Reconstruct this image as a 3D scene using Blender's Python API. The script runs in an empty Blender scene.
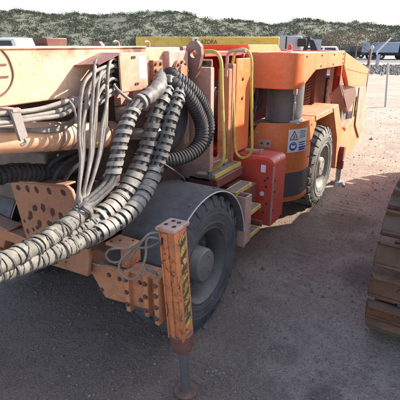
import bpy, math, random
from mathutils import Vector, Matrix
random.seed(7)
S = bpy.context.scene
COL = S.collection
R = math.radians

# ------------------------------------------------------------------ camera
CAM = Vector((1.33, -2.24, 2.1))
cd = bpy.data.cameras.new('camera')
cam = bpy.data.objects.new('camera', cd)
COL.objects.link(cam)
cd.sensor_width = 36.0
cd.lens = 36.0
cd.clip_start = 0.05
cd.clip_end = 3000
cam.location = CAM
cam.rotation_euler = (R(90 - 21.18), 0, R(31.6))
S.camera = cam

# ------------------------------------------------------------------ world and sun
SUN_EL, SUN_AZ = 32.0, 38.5            # azimuth measured from +Y towards +X
w = bpy.data.worlds.new('World')
S.world = w
w.use_nodes = True
wn = w.node_tree.nodes
sky = wn.new('ShaderNodeTexSky')
sky.sky_type = 'NISHITA'
sky.sun_disc = False
sky.sun_elevation = R(SUN_EL)
sky.sun_rotation = R(SUN_AZ)
sky.air_density = 1.0
sky.dust_density = 1.6
sky.ozone_density = 1.0
w.node_tree.links.new(sky.outputs[0], wn['Background'].inputs[0])
wn['Background'].inputs[1].default_value = 0.148
sd = bpy.data.lights.new('sun', 'SUN')
sd.energy = 4.5
sd.angle = R(0.5)
sd.color = (1.0, 0.92, 0.80)
sun = bpy.data.objects.new('sun', sd)
COL.objects.link(sun)
sdir = Vector((math.sin(R(SUN_AZ)) * math.cos(R(SUN_EL)), math.cos(R(SUN_AZ)) * math.cos(R(SUN_EL)), math.sin(R(SUN_EL))))
sun.location = sdir * 60
sun.rotation_euler = (-sdir).to_track_quat('-Z', 'Y').to_euler()
S.view_settings.view_transform = 'Standard'
S.view_settings.look = 'None'
S.view_settings.exposure = 1.4
S.view_settings.gamma = 1.0
S.view_settings.use_curve_mapping = False


# ------------------------------------------------------------------ materials
def nodes(name):
    m = bpy.data.materials.new(name)
    m.use_nodes = True
    nt = m.node_tree
    return m, nt, nt.nodes['Principled BSDF']


def N(nt, t, **k):
    n = nt.nodes.new(t)
    for a, b in k.items():
        setattr(n, a, b)
    return n


def noise(nt, co, scale, detail=4, rough=.55, dist=0, stretch=None):
    if stretch:
        mp = N(nt, 'ShaderNodeMapping')
        mp.inputs['Scale'].default_value = stretch
        nt.links.new(co, mp.inputs[0])
        co = mp.outputs[0]
    n = N(nt, 'ShaderNodeTexNoise')
    n.inputs['Scale'].default_value = scale
    n.inputs['Detail'].default_value = detail
    n.inputs['Roughness'].default_value = rough
    n.inputs['Distortion'].default_value = dist
    nt.links.new(co, n.inputs['Vector'])
    return n.outputs['Fac']


def ramp(nt, fac, a, b, lo=0.0, hi=1.0):
    r = N(nt, 'ShaderNodeMapRange')
    r.inputs[1].default_value = a
    r.inputs[2].default_value = b
    r.inputs[3].default_value = lo
    r.inputs[4].default_value = hi
    nt.links.new(fac, r.inputs[0])
    return r.outputs[0]


def mix(nt, fac, a, b):
    m = N(nt, 'ShaderNodeMix', data_type='RGBA')
    for s, v in ((0, fac), (6, a), (7, b)):
        if isinstance(v, (tuple, list)):
            m.inputs[s].default_value = (*v[:3], 1)
        elif isinstance(v, (int, float)):
            m.inputs[s].default_value = v
        else:
            nt.links.new(v, m.inputs[s])
    return m.outputs[2]


def mul(nt, a, b, op='MULTIPLY'):
    m = N(nt, 'ShaderNodeMath', operation=op)
    for i, v in enumerate((a, b)):
        if isinstance(v, (int, float)):
            m.inputs[i].default_value = v
        else:
            nt.links.new(v, m.inputs[i])
    return m.outputs[0]


def bump(nt, h, bs, strength=.3, dist=.01, prev=None):
    b = N(nt, 'ShaderNodeBump')
    b.inputs['Strength'].default_value = strength
    b.inputs['Distance'].default_value = dist
    nt.links.new(h, b.inputs['Height'])
    if prev:
        nt.links.new(prev, b.inputs['Normal'])
    nt.links.new(b.outputs[0], bs.inputs['Normal'])
    return b.outputs[0]


def paint(name, base, fade=None, rust=.35, dust=.35, rough=.5, chips=.3, streak=None, spots=0, seed=0.0, metallic=0.0, cracks=0, soil=.55):
    """weathered paint: faded patches, rust blooms, chips and settled dust"""
    m, nt, bs = nodes(name)
    tc = N(nt, 'ShaderNodeTexCoord')
    mp = N(nt, 'ShaderNodeMapping')
    mp.inputs['Location'].default_value = (seed * 3.1, seed * 1.7, seed * 2.3)
    nt.links.new(tc.outputs['Object'], mp.inputs[0])
    co = mp.outputs[0]
    fade = fade or tuple(min(1, c * .8 + .12) for c in base)
    c = mix(nt, ramp(nt, noise(nt, co, 2.2, 6, .65), .38, .68), base, fade)
    c = mix(nt, ramp(nt, noise(nt, co, 26, 3, .6), .35, .75, 0, .35), c, tuple(x * .6 for x in base))
    grime = ramp(nt, noise(nt, co, 5, 6, .7, .6), .52, .72, 0, soil)
    c = mix(nt, grime, c, (.13, .085, .06))
    if chips:
        ch = ramp(nt, noise(nt, co, 46, 4, .7), .70 - .08 * chips, .75 - .08 * chips)
        c = mix(nt, ch, c, (.10, .05, .035))
    if rust:
        rf = mul(nt, ramp(nt, noise(nt, co, 3.1, 8, .72, .3), .60 - .08 * rust, .68 - .04 * rust), ramp(nt, noise(nt, co, 30, 4, .7), .30, .6))
        c = mix(nt, rf, c, mix(nt, noise(nt, co, 40, 3), (.09, .03, .015), (.30, .10, .035)))
    if spots:
        v = N(nt, 'ShaderNodeTexVoronoi')
        v.inputs['Scale'].default_value = spots
        nt.links.new(co, v.inputs['Vector'])
        sp = mul(nt, ramp(nt, v.outputs['Distance'], .14, .24, 1, 0), ramp(nt, noise(nt, co, 4, 3), .45, .6))
        c = mix(nt, sp, c, (.045, .022, .014))
    if streak:
        z0, z1 = streak
        sx = N(nt, 'ShaderNodeSeparateXYZ')
        nt.links.new(tc.outputs['Object'], sx.inputs[0])
        zf = ramp(nt, sx.outputs[2], z0, z1)
        sn = noise(nt, co, 1, 5, .7, 0, (14, 14, 1.0))
        f = mul(nt, ramp(nt, mul(nt, mul(nt, zf, .62), sn, 'ADD'), .86, .98), ramp(nt, noise(nt, co, 2.4, 4, .6), .44, .60))
        c = mix(nt, f, c, mix(nt, noise(nt, co, 60, 2), (.06, .018, .008), (.19, .058, .020)))
    if cracks:
        v = N(nt, 'ShaderNodeTexVoronoi', feature='DISTANCE_TO_EDGE')
        v.inputs['Scale'].default_value = cracks
        mp2 = N(nt, 'ShaderNodeMapping')
        mp2.inputs['Scale'].default_value = (1, 1, .45)
        wv = N(nt, 'ShaderNodeTexNoise')
        wv.inputs['Scale'].default_value = 14
        nt.links.new(co, wv.inputs['Vector'])
        ad = N(nt, 'ShaderNodeVectorMath', operation='MULTIPLY_ADD')
        nt.links.new(wv.outputs['Color'], ad.inputs[0])
        ad.inputs[1].default_value = (.12, .12, .12)
        nt.links.new(co, ad.inputs[2])
        nt.links.new(ad.outputs[0], mp2.inputs[0])
        nt.links.new(mp2.outputs[0], v.inputs['Vector'])
        ck = mul(nt, ramp(nt, v.outputs['Distance'], .015, .07, 1, 0), ramp(nt, noise(nt, co, 6, 3), .40, .52))
        c = mix(nt, ck, c, (.05, .025, .018))
    g = N(nt, 'ShaderNodeNewGeometry')
    sx2 = N(nt, 'ShaderNodeSeparateXYZ')
    nt.links.new(g.outputs['Normal'], sx2.inputs[0])
    d = mul(nt, ramp(nt, sx2.outputs[2], .3, .95, 0, 1), ramp(nt, noise(nt, co, 9, 5, .7), .3, .7, .3 * dust, dust * 1.6))
    d2 = mul(nt, d, ramp(nt, noise(nt, co, 1.7, 5, .7), .4, .75, .12 * dust, .5 * dust), 'ADD')
    c = mix(nt, d2, c, (.42, .35, .29))
    nt.links.new(c, bs.inputs['Base Color'])
    nt.links.new(ramp(nt, noise(nt, co, 14, 4), .3, .7, max(.2, rough - .12), rough + .2), bs.inputs['Roughness'])
    bs.inputs['Metallic'].default_value = metallic
    p = bump(nt, noise(nt, co, 4.5, 3), bs, .25, .012)
    bump(nt, noise(nt, co, 70, 4, .7), bs, .25, .003, p)
    return m


def rubber(name, base, dusty=(.30, .27, .25), amt=.5, rough=.75, scale=6):
    m, nt, bs = nodes(name)
    tc = N(nt, 'ShaderNodeTexCoord')
    co = tc.outputs['Object']
    f = ramp(nt, noise(nt, co, scale, 7, .7, .4), .36, .70, 0, amt)
    c = mix(nt, f, base, dusty)
    c = mix(nt, ramp(nt, noise(nt, co, 60, 3, .7), .5, .75, 0, .45), c, tuple(x * .5 for x in base))
    nt.links.new(c, bs.inputs['Base Color'])
    nt.links.new(ramp(nt, noise(nt, co, 12), .3, .7, rough - .15, rough + .15), bs.inputs['Roughness'])
    bump(nt, noise(nt, co, 50, 5, .7), bs, .3, .004)
    return m


def plain(name, base, rough=.5, metallic=0.0, var=.15, alpha=None):
    m, nt, bs = nodes(name)
    tc = N(nt, 'ShaderNodeTexCoord')
    f = ramp(nt, noise(nt, tc.outputs['Object'], 12, 5, .7), .35, .7)
    c = mix(nt, f, base, tuple(x * (1 - var) for x in base))
    nt.links.new(c, bs.inputs['Base Color'])
    bs.inputs['Roughness'].default_value = rough
    bs.inputs['Metallic'].default_value = metallic
    return m


def earth(name, a, b, c3, scale=1.0, lanes=False):
    m, nt, bs = nodes(name)
    tc = N(nt, 'ShaderNodeTexCoord')
    co = tc.outputs['Object']
    c = mix(nt, ramp(nt, noise(nt, co, .45 * scale, 6, .65, .5), .36, .64), a, b)
    c = mix(nt, ramp(nt, noise(nt, co, 1.5 * scale, 8, .75, .9), .50, .68, 0, .8), c, c3)
    c = mix(nt, ramp(nt, noise(nt, co, 6 * scale, 7, .78, .5), .52, .70, 0, .7), c, tuple(x * .75 for x in c3))
    c = mix(nt, ramp(nt, noise(nt, co, 42 * scale, 5, .8), .40, .72, 0, .55), c, tuple(x * .5 for x in c3))
    c = mix(nt, ramp(nt, noise(nt, co, 110 * scale, 3, .7), .50, .66, 0, .7), c, tuple(min(1, x * 1.35) for x in a))
    v = N(nt, 'ShaderNodeTexVoronoi')
    v.inputs['Scale'].default_value = 75 * scale
    nt.links.new(co, v.inputs['Vector'])
    hs = N(nt, 'ShaderNodeSeparateColor')
    nt.links.new(v.outputs['Color'], hs.inputs[0])
    c = mix(nt, ramp(nt, hs.outputs[0], .7, 1, 0, .4), c, (.46, .40, .37))
    c = mix(nt, ramp(nt, hs.outputs[1], .8, 1, 0, .4), c, (.10, .08, .075))
    p = None
    if lanes:
        # shade round the machine painted into the gravel colour, plus small oil spots
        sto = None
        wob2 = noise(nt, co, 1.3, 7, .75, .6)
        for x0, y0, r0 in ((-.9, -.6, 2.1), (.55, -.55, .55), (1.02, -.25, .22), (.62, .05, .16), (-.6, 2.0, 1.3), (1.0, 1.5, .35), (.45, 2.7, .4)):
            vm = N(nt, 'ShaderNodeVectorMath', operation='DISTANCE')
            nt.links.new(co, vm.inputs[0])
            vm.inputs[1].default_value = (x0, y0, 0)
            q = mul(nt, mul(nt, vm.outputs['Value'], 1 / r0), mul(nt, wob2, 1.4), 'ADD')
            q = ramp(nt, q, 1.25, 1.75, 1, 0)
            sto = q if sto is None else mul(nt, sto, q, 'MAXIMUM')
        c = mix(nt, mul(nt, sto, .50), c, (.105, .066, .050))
        # tyre lanes pressed along the machine: bands across x, tread marks along y
        sx = N(nt, 'ShaderNodeSeparateXYZ')
        nt.links.new(co, sx.inputs[0])
        wob = mul(nt, noise(nt, co, .5, 2), 1.1)
        xx = mul(nt, sx.outputs[0], wob, 'ADD')
        tot = None
        for x0 in (.95, 1.95, -2.6):
            d = mul(nt, mul(nt, xx, -x0, 'ADD'), 0, 'ADD')
            d = N(nt, 'ShaderNodeMath', operation='ABSOLUTE').outputs[0] if False else mul(nt, d, d)
            band = ramp(nt, d, .010, .045, 1, 0)
            tot = band if tot is None else mul(nt, tot, band, 'MAXIMUM')
        wv = N(nt, 'ShaderNodeTexWave', wave_type='BANDS', bands_direction='Y')
        wv.inputs['Scale'].default_value = 2.6
        wv.inputs['Distortion'].default_value = 2.5
        wv.inputs['Detail'].default_value = 3
        nt.links.new(co, wv.inputs['Vector'])
        lane = mul(nt, tot, ramp(nt, noise(nt, co, .9, 4), .42, .60))
        tread = mul(nt, lane, wv.outputs['Fac'])
        c = mix(nt, mul(nt, tread, .38), c, c3)
        p = bump(nt, mul(nt, tread, -1), bs, .6, .035)
    nt.links.new(c, bs.inputs['Base Color'])
    bs.inputs['Roughness'].default_value = .95
    bs.inputs['Specular IOR Level'].default_value = .15
    p = bump(nt, noise(nt, co, 1.8 * scale, 6, .7), bs, .6, .10, p)
    p = bump(nt, noise(nt, co, 14 * scale, 7, .80), bs, .75, .03, p)
    bump(nt, v.outputs['Distance'], bs, .55, .012, p)
    return m


M = {}
M['boom'] = paint('sun_bleached_orange_paint', (.72, .37, .22), (.80, .50, .34), rust=.7, dust=.3, streak=(1.78, 2.10), chips=.5)
M['lid'] = paint('salmon_lid_paint', (.55, .24, .15), (.60, .31, .21), rust=.3, dust=.1, chips=.3, seed=27)
M['rod'] = plain('dirty_rod_steel', (.16, .15, .15), .45, .4)
M['frame'] = paint('dull_orange_paint', (.45, .16, .065), (.52, .22, .105), rust=1.1, dust=.25, chips=1.0, seed=2)
M['plate'] = paint('spotted_orange_paint', (.31, .125, .060), (.37, .165, .09), rust=.6, dust=.15, chips=.4, spots=0, seed=3)
M['leg'] = paint('cracked_orange_paint', (.56, .175, .055), (.60, .24, .10), rust=1.0, dust=.18, chips=1.0, seed=4, cracks=16)
M['tank'] = paint('orange_tank_paint', (.72, .19, .05), (.72, .225, .07), rust=.1, dust=.08, soil=.25, chips=.1, seed=5, rough=.42)
M['canopy'] = paint('orange_canopy_paint', (.88, .185, .055), (.88, .25, .09), rust=.0, dust=.06, soil=.16, chips=.0, seed=6, rough=.4)
M['rear'] = paint('faded_rear_orange_paint', (.80, .21, .07), (.80, .31, .15), rust=.3, dust=.3, chips=.4, seed=7)
M['pink'] = paint('pink_faded_paint', (.50, .25, .19), (.56, .34, .28), rust=.4, dust=.4, chips=.5, seed=8)
M['red'] = paint('red_paint', (.60, .048, .028), (.60, .075, .045), rust=.0, dust=.14, chips=.2, seed=9, rough=.45)
M['darkred'] = paint('dark_red_oxide_paint', (.20, .045, .035), (.24, .07, .055), rust=.3, dust=.2, chips=.3, seed=10)
M['dark_frame'] = paint('dark_brown_frame', (.085, .045, .035), (.13, .075, .06), rust=.5, dust=.12, chips=.3, seed=28)  # near-black brown for the pedestal and valve bank
M['lug'] = paint('brown_oxide_paint', (.20, .095, .08), (.25, .13, .11), rust=.4, dust=.2, chips=.3, seed=11)
M['yellow'] = paint('yellow_rail_paint', (.64, .46, .07), (.64, .50, .15), rust=.1, dust=.15, chips=.4, seed=12)
M['loader'] = paint('yellow_loader_paint', (.80, .50, .06), (.80, .54, .12), rust=.2, dust=.2, chips=.3, seed=13)
M['excavator'] = paint('ochre_excavator_paint', (.55, .33, .05), (.55, .36, .10), rust=.3, dust=.4, chips=.4, seed=14)
M['shoe'] = paint('rusty_track_steel', (.095, .040, .018), (.13, .062, .032), rust=.9, dust=.08, chips=.6, seed=15, rough=.7)
M['chain'] = paint('dark_track_steel', (.06, .045, .04), (.09, .07, .06), rust=.5, dust=.3, seed=16)
M['collar'] = paint('rusted_collar', (.12, .035, .025), (.16, .06, .04), rust=.6, dust=.2, seed=17)
M['steel'] = plain('dull_steel', (.42, .42, .43), .45, .6)
M['chrome'] = plain('rod_steel', (.50, .49, .50), .35, .6)
M['canister'] = paint('grey_canister', (.11, .105, .11), (.16, .15, .15), rust=.15, dust=.2, chips=.3, seed=18)
M['tyre'] = rubber('dusty_tyre_rubber', (.042, .042, .048), (.16, .15, .148), .55)
M['tyre_pale'] = rubber('sunlit_dusty_tyre_rubber', (.07, .067, .065), (.29, .265, .24), .8, scale=5)  # rear tyres: dust, and sunlight put into a paler copy of the rubber
M['fender'] = rubber('grey_mudguard_rubber', (.085, .077, .08), (.17, .152, .145), .7, .75, 9)
M['trim'] = plain('pale_edge_trim', (.52, .48, .47), .6)
M['rim'] = paint('shaded_rim_paint', (.035, .035, .038), (.075, .072, .072), rust=.15, dust=.3, chips=.2, seed=19)  # front rim: the deep shade of the dish is put into the colour
M['rim_pale'] = paint('sunlit_dusty_rim', (.20, .19, .18), (.32, .295, .27), rust=.1, dust=.5, chips=.1, seed=20)  # rear rim and hub: sunlight painted in as a paler dusty copy
M['spot'] = plain('dark_rust_spot', (.05, .026, .018), .8)
M['hub'] = paint('dusty_grey_hub', (.10, .10, .105), (.16, .155, .15), rust=.1, dust=.4, chips=.2, seed=21)
M['hose_mid'] = rubber('worn_hose_rubber', (.05, .046, .043), (.20, .178, .16), .7, .7, 12)
M['hose'] = rubber('black_hose_rubber', (.025, .024, .025), (.16, .14, .13), .4)
M['hose_grey'] = rubber('dusty_grey_hose', (.15, .13, .115), (.30, .27, .235), .8, .7, 14)
M['guard'] = rubber('pale_spiral_guard', (.18, .168, .15), (.35, .322, .285), .8, .6, 20)
M['guard_dark'] = rubber('grey_spiral_guard', (.085, .08, .075), (.21, .19, .175), .8, .6, 20)
M['cloth'] = rubber('dirty_white_wrap', (.115, .106, .09), (.25, .228, .195), .9, .8, 16)
M['strap'] = plain('black_strap', (.075, .07, .065), .7)
M['clamp'] = rubber('dusty_clamp_band', (.24, .20, .18), (.40, .35, .30), .7)
M['black'] = plain('black_inside', (.018, .017, .018), .7)
M['white'] = plain('white_label', (.74, .74, .76), .45, 0, .08)
M['blue'] = plain('blue_print', (.03, .05, .32), .45)
M['ink'] = plain('black_print', (.05, .05, .055), .5)
M['hazard'] = paint('worn_yellow_decal', (.60, .42, .04), (.60, .36, .10), rust=1.4, dust=.2, chips=1.6, seed=22, cracks=20)
M['worn_black'] = paint('worn_black_decal', (.045, .045, .05), (.10, .09, .08), rust=1.4, dust=.2, chips=1.6, seed=26, cracks=20)
M['band'] = paint('dark_grey_band_paint', (.085, .085, .10), (.12, .115, .125), rust=.0, dust=.12, chips=.1, seed=23)
M['brown'] = paint('weathered_brown_sheet', (.34, .19, .13), (.50, .33, .24), rust=.6, dust=.3, chips=.6, seed=24)
M['tread'] = paint('grey_step_grating', (.17, .155, .14), (.25, .22, .19), rust=.2, dust=.4, seed=25)
M['glass'] = plain('dark_window_glass', (.03, .04, .05), .08, 0, .1)
M['glass_blue'] = plain('sky_tinted_glass', (.30, .38, .46), .1, 0, .1)
M['greybody'] = plain('grey_blue_body_paint', (.34, .36, .42), .4)
M['whitebody'] = plain('white_body_paint', (.72, .72, .72), .35)
M['darkbody'] = plain('dark_truck_paint', (.05, .05, .06), .5)
M['amber'] = plain('red_lens', (.50, .06, .05), .25)
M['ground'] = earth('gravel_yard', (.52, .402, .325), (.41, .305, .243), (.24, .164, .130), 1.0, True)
M['pebble'] = plain('gravel_stones', (.27, .215, .185), .95, 0, .6)
M['asphalt'] = plain('worn_asphalt', (.13, .125, .13), .9)
M['hill'] = earth('scrub_hill', (.10, .105, .066), (.155, .145, .10), (.065, .075, .045), .15)
M['rock'] = plain('grey_rubble', (.20, .175, .155), .9, 0, .6)
M['bark'] = plain('grey_bark', (.17, .13, .105), .9, 0, .4)
M['leaf'] = plain('olive_leaves', (.11, .115, .07), .8, 0, .5)
M['leaf_brown'] = plain('dry_brown_leaves', (.20, .15, .085), .8, 0, .5)
M['post'] = plain('galvanised_post', (.46, .45, .45), .5, .2)


# ------------------------------------------------------------------ mesh helpers
def V(*a):
    return Vector(a)


def crom(pts, n=10):
    """smooth curve through the given points"""
    P = [Vector(p) for p in pts]
    P = [P[0] * 2 - P[1]] + P + [P[-1] * 2 - P[-2]]
    out = []
    for i in range(1, len(P) - 2):
        a, b, c, d = P[i - 1:i + 3]
        for k in range(n):
            t = k / n
            out.append(.5 * ((2 * b) + (c - a) * t + (2 * a - 5 * b + 4 * c - d) * t * t + (3 * b - a - 3 * c + d) * t ** 3))
    out.append(P[-2].copy())
    return out


def frames(path):
    T = []
    for i in range(len(path)):
        a = path[max(0, i - 1)]
        b = path[min(len(path) - 1, i + 1)]
        t = b - a
        T.append(t.normalized() if t.length > 1e-9 else V(0, 0, 1))
    up = V(0, 0, 1) if abs(T[0].z) < .9 else V(1, 0, 0)
    n = (up - T[0] * up.dot(T[0])).normalized()
    out = []
    for t in T:
        n = (n - t * n.dot(t))
        n = n.normalized() if n.length > 1e-6 else t.orthogonal().normalized()
        out.append((t, n, t.cross(n)))
    return out


def resample(path, step):
    L = [0]
    for a, b in zip(path, path[1:]):
        L.append(L[-1] + (b - a).length)
    n = max(2, int(L[-1] / step) + 1)
    out = []
    j = 0
    for i in range(n):
        s = L[-1] * i / (n - 1)
        while j < len(L) - 2 and L[j + 1] < s:
            j += 1
        d = L[j + 1] - L[j]
        out.append(path[j].lerp(path[j + 1], 0 if d < 1e-9 else (s - L[j]) / d))
    return out


WORLD_ORIGIN = {}


class MB:
    def __init__(self):
        self.v = []
        self.f = []
        self.cuts = []

    def cut(self):
        """what was added since the last cut is a piece of its own"""
        self.cuts.append((len(self.v), len(self.f)))
        return self

    def each(self, name, mat, parent=None, **k):
        out = []
        v0 = f0 = 0
        for v1, f1 in self.cuts:
            m = MB()
            m.v = self.v[v0:v1]
            m.f = [tuple(i - v0 for i in f) for f in self.f[f0:f1]]
            out.append(m.build(name, mat, parent, **k))
            v0, f0 = v1, f1
        return out

    def add(self, vs, fs):
        k = len(self.v)
        self.v += [Vector(p) for p in vs]
        self.f += [tuple(i + k for i in f) for f in fs]
        return self

    def box(self, x0, x1, y0, y1, z0, z1):
        return self.hexa([(x0, y0, z0), (x1, y0, z0), (x1, y1, z0), (x0, y1, z0)], [(x0, y0, z1), (x1, y0, z1), (x1, y1, z1), (x0, y1, z1)])

    def hexa(self, bot, top):
        n = len(bot)
        fs = [tuple(reversed(range(n))), tuple(range(n, 2 * n))]
        fs += [(i, (i + 1) % n, n + (i + 1) % n, n + i) for i in range(n)]
        return self.add(list(bot) + list(top), fs)

    def obox(self, c, a, b, d):
        c, a, b, d = (Vector(q) for q in (c, a, b, d))
        return self.hexa([c - a - b - d, c + a - b - d, c + a + b - d, c - a + b - d], [c - a - b + d, c + a - b + d, c + a + b + d, c - a + b + d])

    def prism(self, poly, axis, a0, a1):
        def q(p, a):
            return {'X': (a, p[0], p[1]), 'Y': (p[0], a, p[1]), 'Z': (p[0], p[1], a)}[axis]
        return self.hexa([q(p, a0) for p in poly], [q(p, a1) for p in poly])

    def slab(self, pts, t):
        """thick plate from a planar outline; t is its thickness along the outline's normal"""
        P = [Vector(p) for p in pts]
        n = V(0, 0, 0)
        for i in range(len(P)):
            n += P[i].cross(P[(i + 1) % len(P)])
        n.normalize()
        return self.hexa([p - n * t for p in P], P)

    def tube(self, path, r, seg=10, step=None, caps=True):
        if step:
            path = resample(path, step)
        F = frames(path)
        n = len(path)
        vs = []
        for i, (p, (t, a, b)) in enumerate(zip(path, F)):
            rr = r(i / (n - 1)) if callable(r) else r
            for k in range(seg):
                th = 2 * math.pi * k / seg
                q = rr(th) if callable(rr) else rr
                vs.append(p + (a * math.cos(th) + b * math.sin(th)) * q)
        fs = [(i * seg + k, i * seg + (k + 1) % seg, (i + 1) * seg + (k + 1) % seg, (i + 1) * seg + k) for i in range(n - 1) for k in range(seg)]
        if caps:
            fs += [tuple(reversed(range(seg))), tuple(range((n - 1) * seg, n * seg))]
        return self.add(vs, fs)

    def cyl(self, p0, p1, r, seg=24, r1=None):
        r1 = r if r1 is None else r1
        return self.tube([Vector(p0), Vector(p1)], lambda s: r + (r1 - r) * s, seg)

    def lathe(self, prof, o, ax, seg=48):
        """prof: (radius, distance along axis)"""
        ax = Vector(ax).normalized()
        a = ax.orthogonal().normalized()
        b = ax.cross(a)
        o = Vector(o)
        vs = [o + ax * t + (a * math.cos(2 * math.pi * k / seg) + b * math.sin(2 * math.pi * k / seg)) * r for r, t in prof for k in range(seg)]
        fs = [(i * seg + k, i * seg + (k + 1) % seg, (i + 1) * seg + (k + 1) % seg, (i + 1) * seg + k) for i in range(len(prof) - 1) for k in range(seg)]
        return self.add(vs, fs)

    def helix(self, path, r, pitch, width, th=.004, phase=0, step=.012, jitter=0):
        """band wound round a path"""
        path = resample(path, step)
        F = frames(path)
        n = len(path)
        vs = []
        ang = phase
        per = 2 * math.pi * step / pitch
        # finer angular sampling: subdivide
        sub = max(1, int(per / .35))
        k = 0
        for i in range(n - 1):
            for j in range(sub):
                u = j / sub
                p = path[i].lerp(path[i + 1], u)
                t, a, b = F[i]
                a2, b2 = F[i + 1][1], F[i + 1][2]
                a = a.lerp(a2, u).normalized()
                b = b.lerp(b2, u).normalized()
                d = a * math.cos(ang) + b * math.sin(ang)
                rr = (r(i / n) if callable(r) else r) * (1 + .05 * math.sin(ang * .37 + phase))
                hw = width / 2 * (1 + .22 * math.sin(ang * .23 + phase * 2) + .12 * math.sin(ang * .71))
                p = p + t * (width * .16 * math.sin(ang + phase))
                vs += [p + d * rr - t * hw, p + d * rr + t * hw, p + d * (rr + th) + t * hw, p + d * (rr + th) - t * hw]
                ang += per / sub * (1 + random.uniform(-jitter, jitter))
                k += 1
        fs = []
        for i in range(k - 1):
            for q in range(4):
                fs.append((i * 4 + q, i * 4 + (q + 1) % 4, (i + 1) * 4 + (q + 1) % 4, (i + 1) * 4 + q))
        fs += [(3, 2, 1, 0), tuple((k - 1) * 4 + q for q in range(4))]
        return self.add(vs, fs)

    def ball(self, c, r, seg=12, rings=8):
        c = Vector(c)
        r = r if isinstance(r, (tuple, list)) else (r, r, r)
        vs = [c + V(0, 0, r[2])]
        for i in range(1, rings):
            ph = math.pi * i / rings
            for k in range(seg):
                th = 2 * math.pi * k / seg
                vs.append(c + V(r[0] * math.sin(ph) * math.cos(th), r[1] * math.sin(ph) * math.sin(th), r[2] * math.cos(ph)))
        vs.append(c - V(0, 0, r[2]))
        fs = [(0, 1 + k, 1 + (k + 1) % seg) for k in range(seg)]
        for i in range(rings - 2):
            for k in range(seg):
                a = 1 + i * seg
                fs.append((a + k, a + seg + k, a + seg + (k + 1) % seg, a + (k + 1) % seg))
        a = 1 + (rings - 2) * seg
        fs += [(len(vs) - 1, a + (k + 1) % seg, a + k) for k in range(seg)]
        return self.add(vs, fs)

    def build(self, name, mat, parent=None, origin=None, bevel=0, smooth=50, world=False):
        po = WORLD_ORIGIN.get(parent.name, V(0, 0, 0)) if parent else V(0, 0, 0)
        o = Vector(origin) if origin is not None else po
        me = bpy.data.meshes.new(name)
        me.from_pydata([p - o for p in self.v], [], self.f)
        me.validate()
        import bmesh
        bm = bmesh.new()
        bm.from_mesh(me)
        bmesh.ops.recalc_face_normals(bm, faces=bm.faces)
        bm.to_mesh(me)
        bm.free()
        if smooth:
            for p in me.polygons:
                p.use_smooth = True
            me.set_sharp_from_angle(angle=R(smooth))
        me.materials.append(M[mat] if isinstance(mat, str) else mat)
        ob = bpy.data.objects.new(name, me)
        COL.objects.link(ob)
        if parent:
            ob.parent = parent
        ob.location = o - po
        WORLD_ORIGIN[ob.name] = o
        if bevel:
            b = ob.modifiers.new('bevel', 'BEVEL')
            b.width = bevel
            b.segments = 2
            b.limit_method = 'ANGLE'
            b.angle_limit = R(40)
        return ob


def tag(o, label=None, cat=None, group=None, kind=None):
    for k, v in (('label', label), ('category', cat), ('group', group), ('kind', kind)):
        if v:
            o[k] = v
    return o


def thing(name, loc, label, cat, group=None):
    o = bpy.data.objects.new(name, None)
    o.empty_display_size = .3
    COL.objects.link(o)
    o.location = loc
    WORLD_ORIGIN[o.name] = Vector(loc)
    return tag(o, label, cat, group)


def copy_tree(o, parent=None):
    c = o.copy()
    COL.objects.link(c)
    if parent:
        c.parent = parent
    for ch in list(o.children):
        copy_tree(ch, c)
    return c


FWD = V(-math.sin(R(31.6)), math.cos(R(31.6)), 0)
SIDE = V(math.cos(R(31.6)), math.sin(R(31.6)), 0)


def far(col, d, z=0.0):
    """a place in the yard behind the machine: d metres out, in the direction of a bearing"""
    p = CAM + FWD * d + SIDE * (d * (col - 200) / 429.0)
    return V(p.x, p.y, z)


# ------------------------------------------------------------------ the ground
def ground():
    mb = MB()
    n = 90
    rr = [0] + [0.6 * 1.088 ** i for i in range(92)]
    rr = [r for r in rr if r < 900]
    vs = [V(0, 0, 0)]
    for r in rr[1:]:
        for k in range(n):
            a = 2 * math.pi * k / n
            x, y = r * math.cos(a), r * math.sin(a)
            z = 0
            vs.append(V(x, y, z))
    fs = [(0, 1 + k, 1 + (k + 1) % n) for k in range(n)]
    for i in range(len(rr) - 2):
        for k in range(n):
            a = 1 + i * n
            fs.append((a + k, a + n + k, a + n + (k + 1) % n, a + (k + 1) % n))
    mb.add(vs, fs)
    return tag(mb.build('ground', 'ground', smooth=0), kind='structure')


ground()

# asphalt road crossing far behind the yard
mb = MB()
a0, a1 = far(-500, 80), far(900, 62)
b0, b1 = far(-500, 62), far(900, 50)
mb.add([(b0.x, b0.y, .006), (b1.x, b1.y, .006), (a1.x, a1.y, .006), (a0.x, a0.y, .006)], [(0, 1, 2, 3)])
tag(mb.build('road', 'asphalt', smooth=0), kind='structure')

# scrub covered rise on the horizon
mb = MB()
cols = list(range(-420, 900, 10))
HD = [88, 130, 180, 230, 290, 350, 430, 540]
HP = [0, .05, .16, .33, .56, .80, 1.0, .85]


def hill_z(c, d):
    top = 25 + 5 * math.sin(c * .012 + .5) + 2.2 * math.sin(c * .041 + 1) + 1.0 * math.sin(c * .11)
    for (d0, p0), (d1, p1) in zip(zip(HD, HP), zip(HD[1:], HP[1:])):
        if d <= d1:
            t = max(0, (d - d0) / (d1 - d0))
            return (p0 + (p1 - p0) * t) * top * (1 + .07 * math.sin(c * .09 + d * .03)) - .05
    return 0


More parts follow.
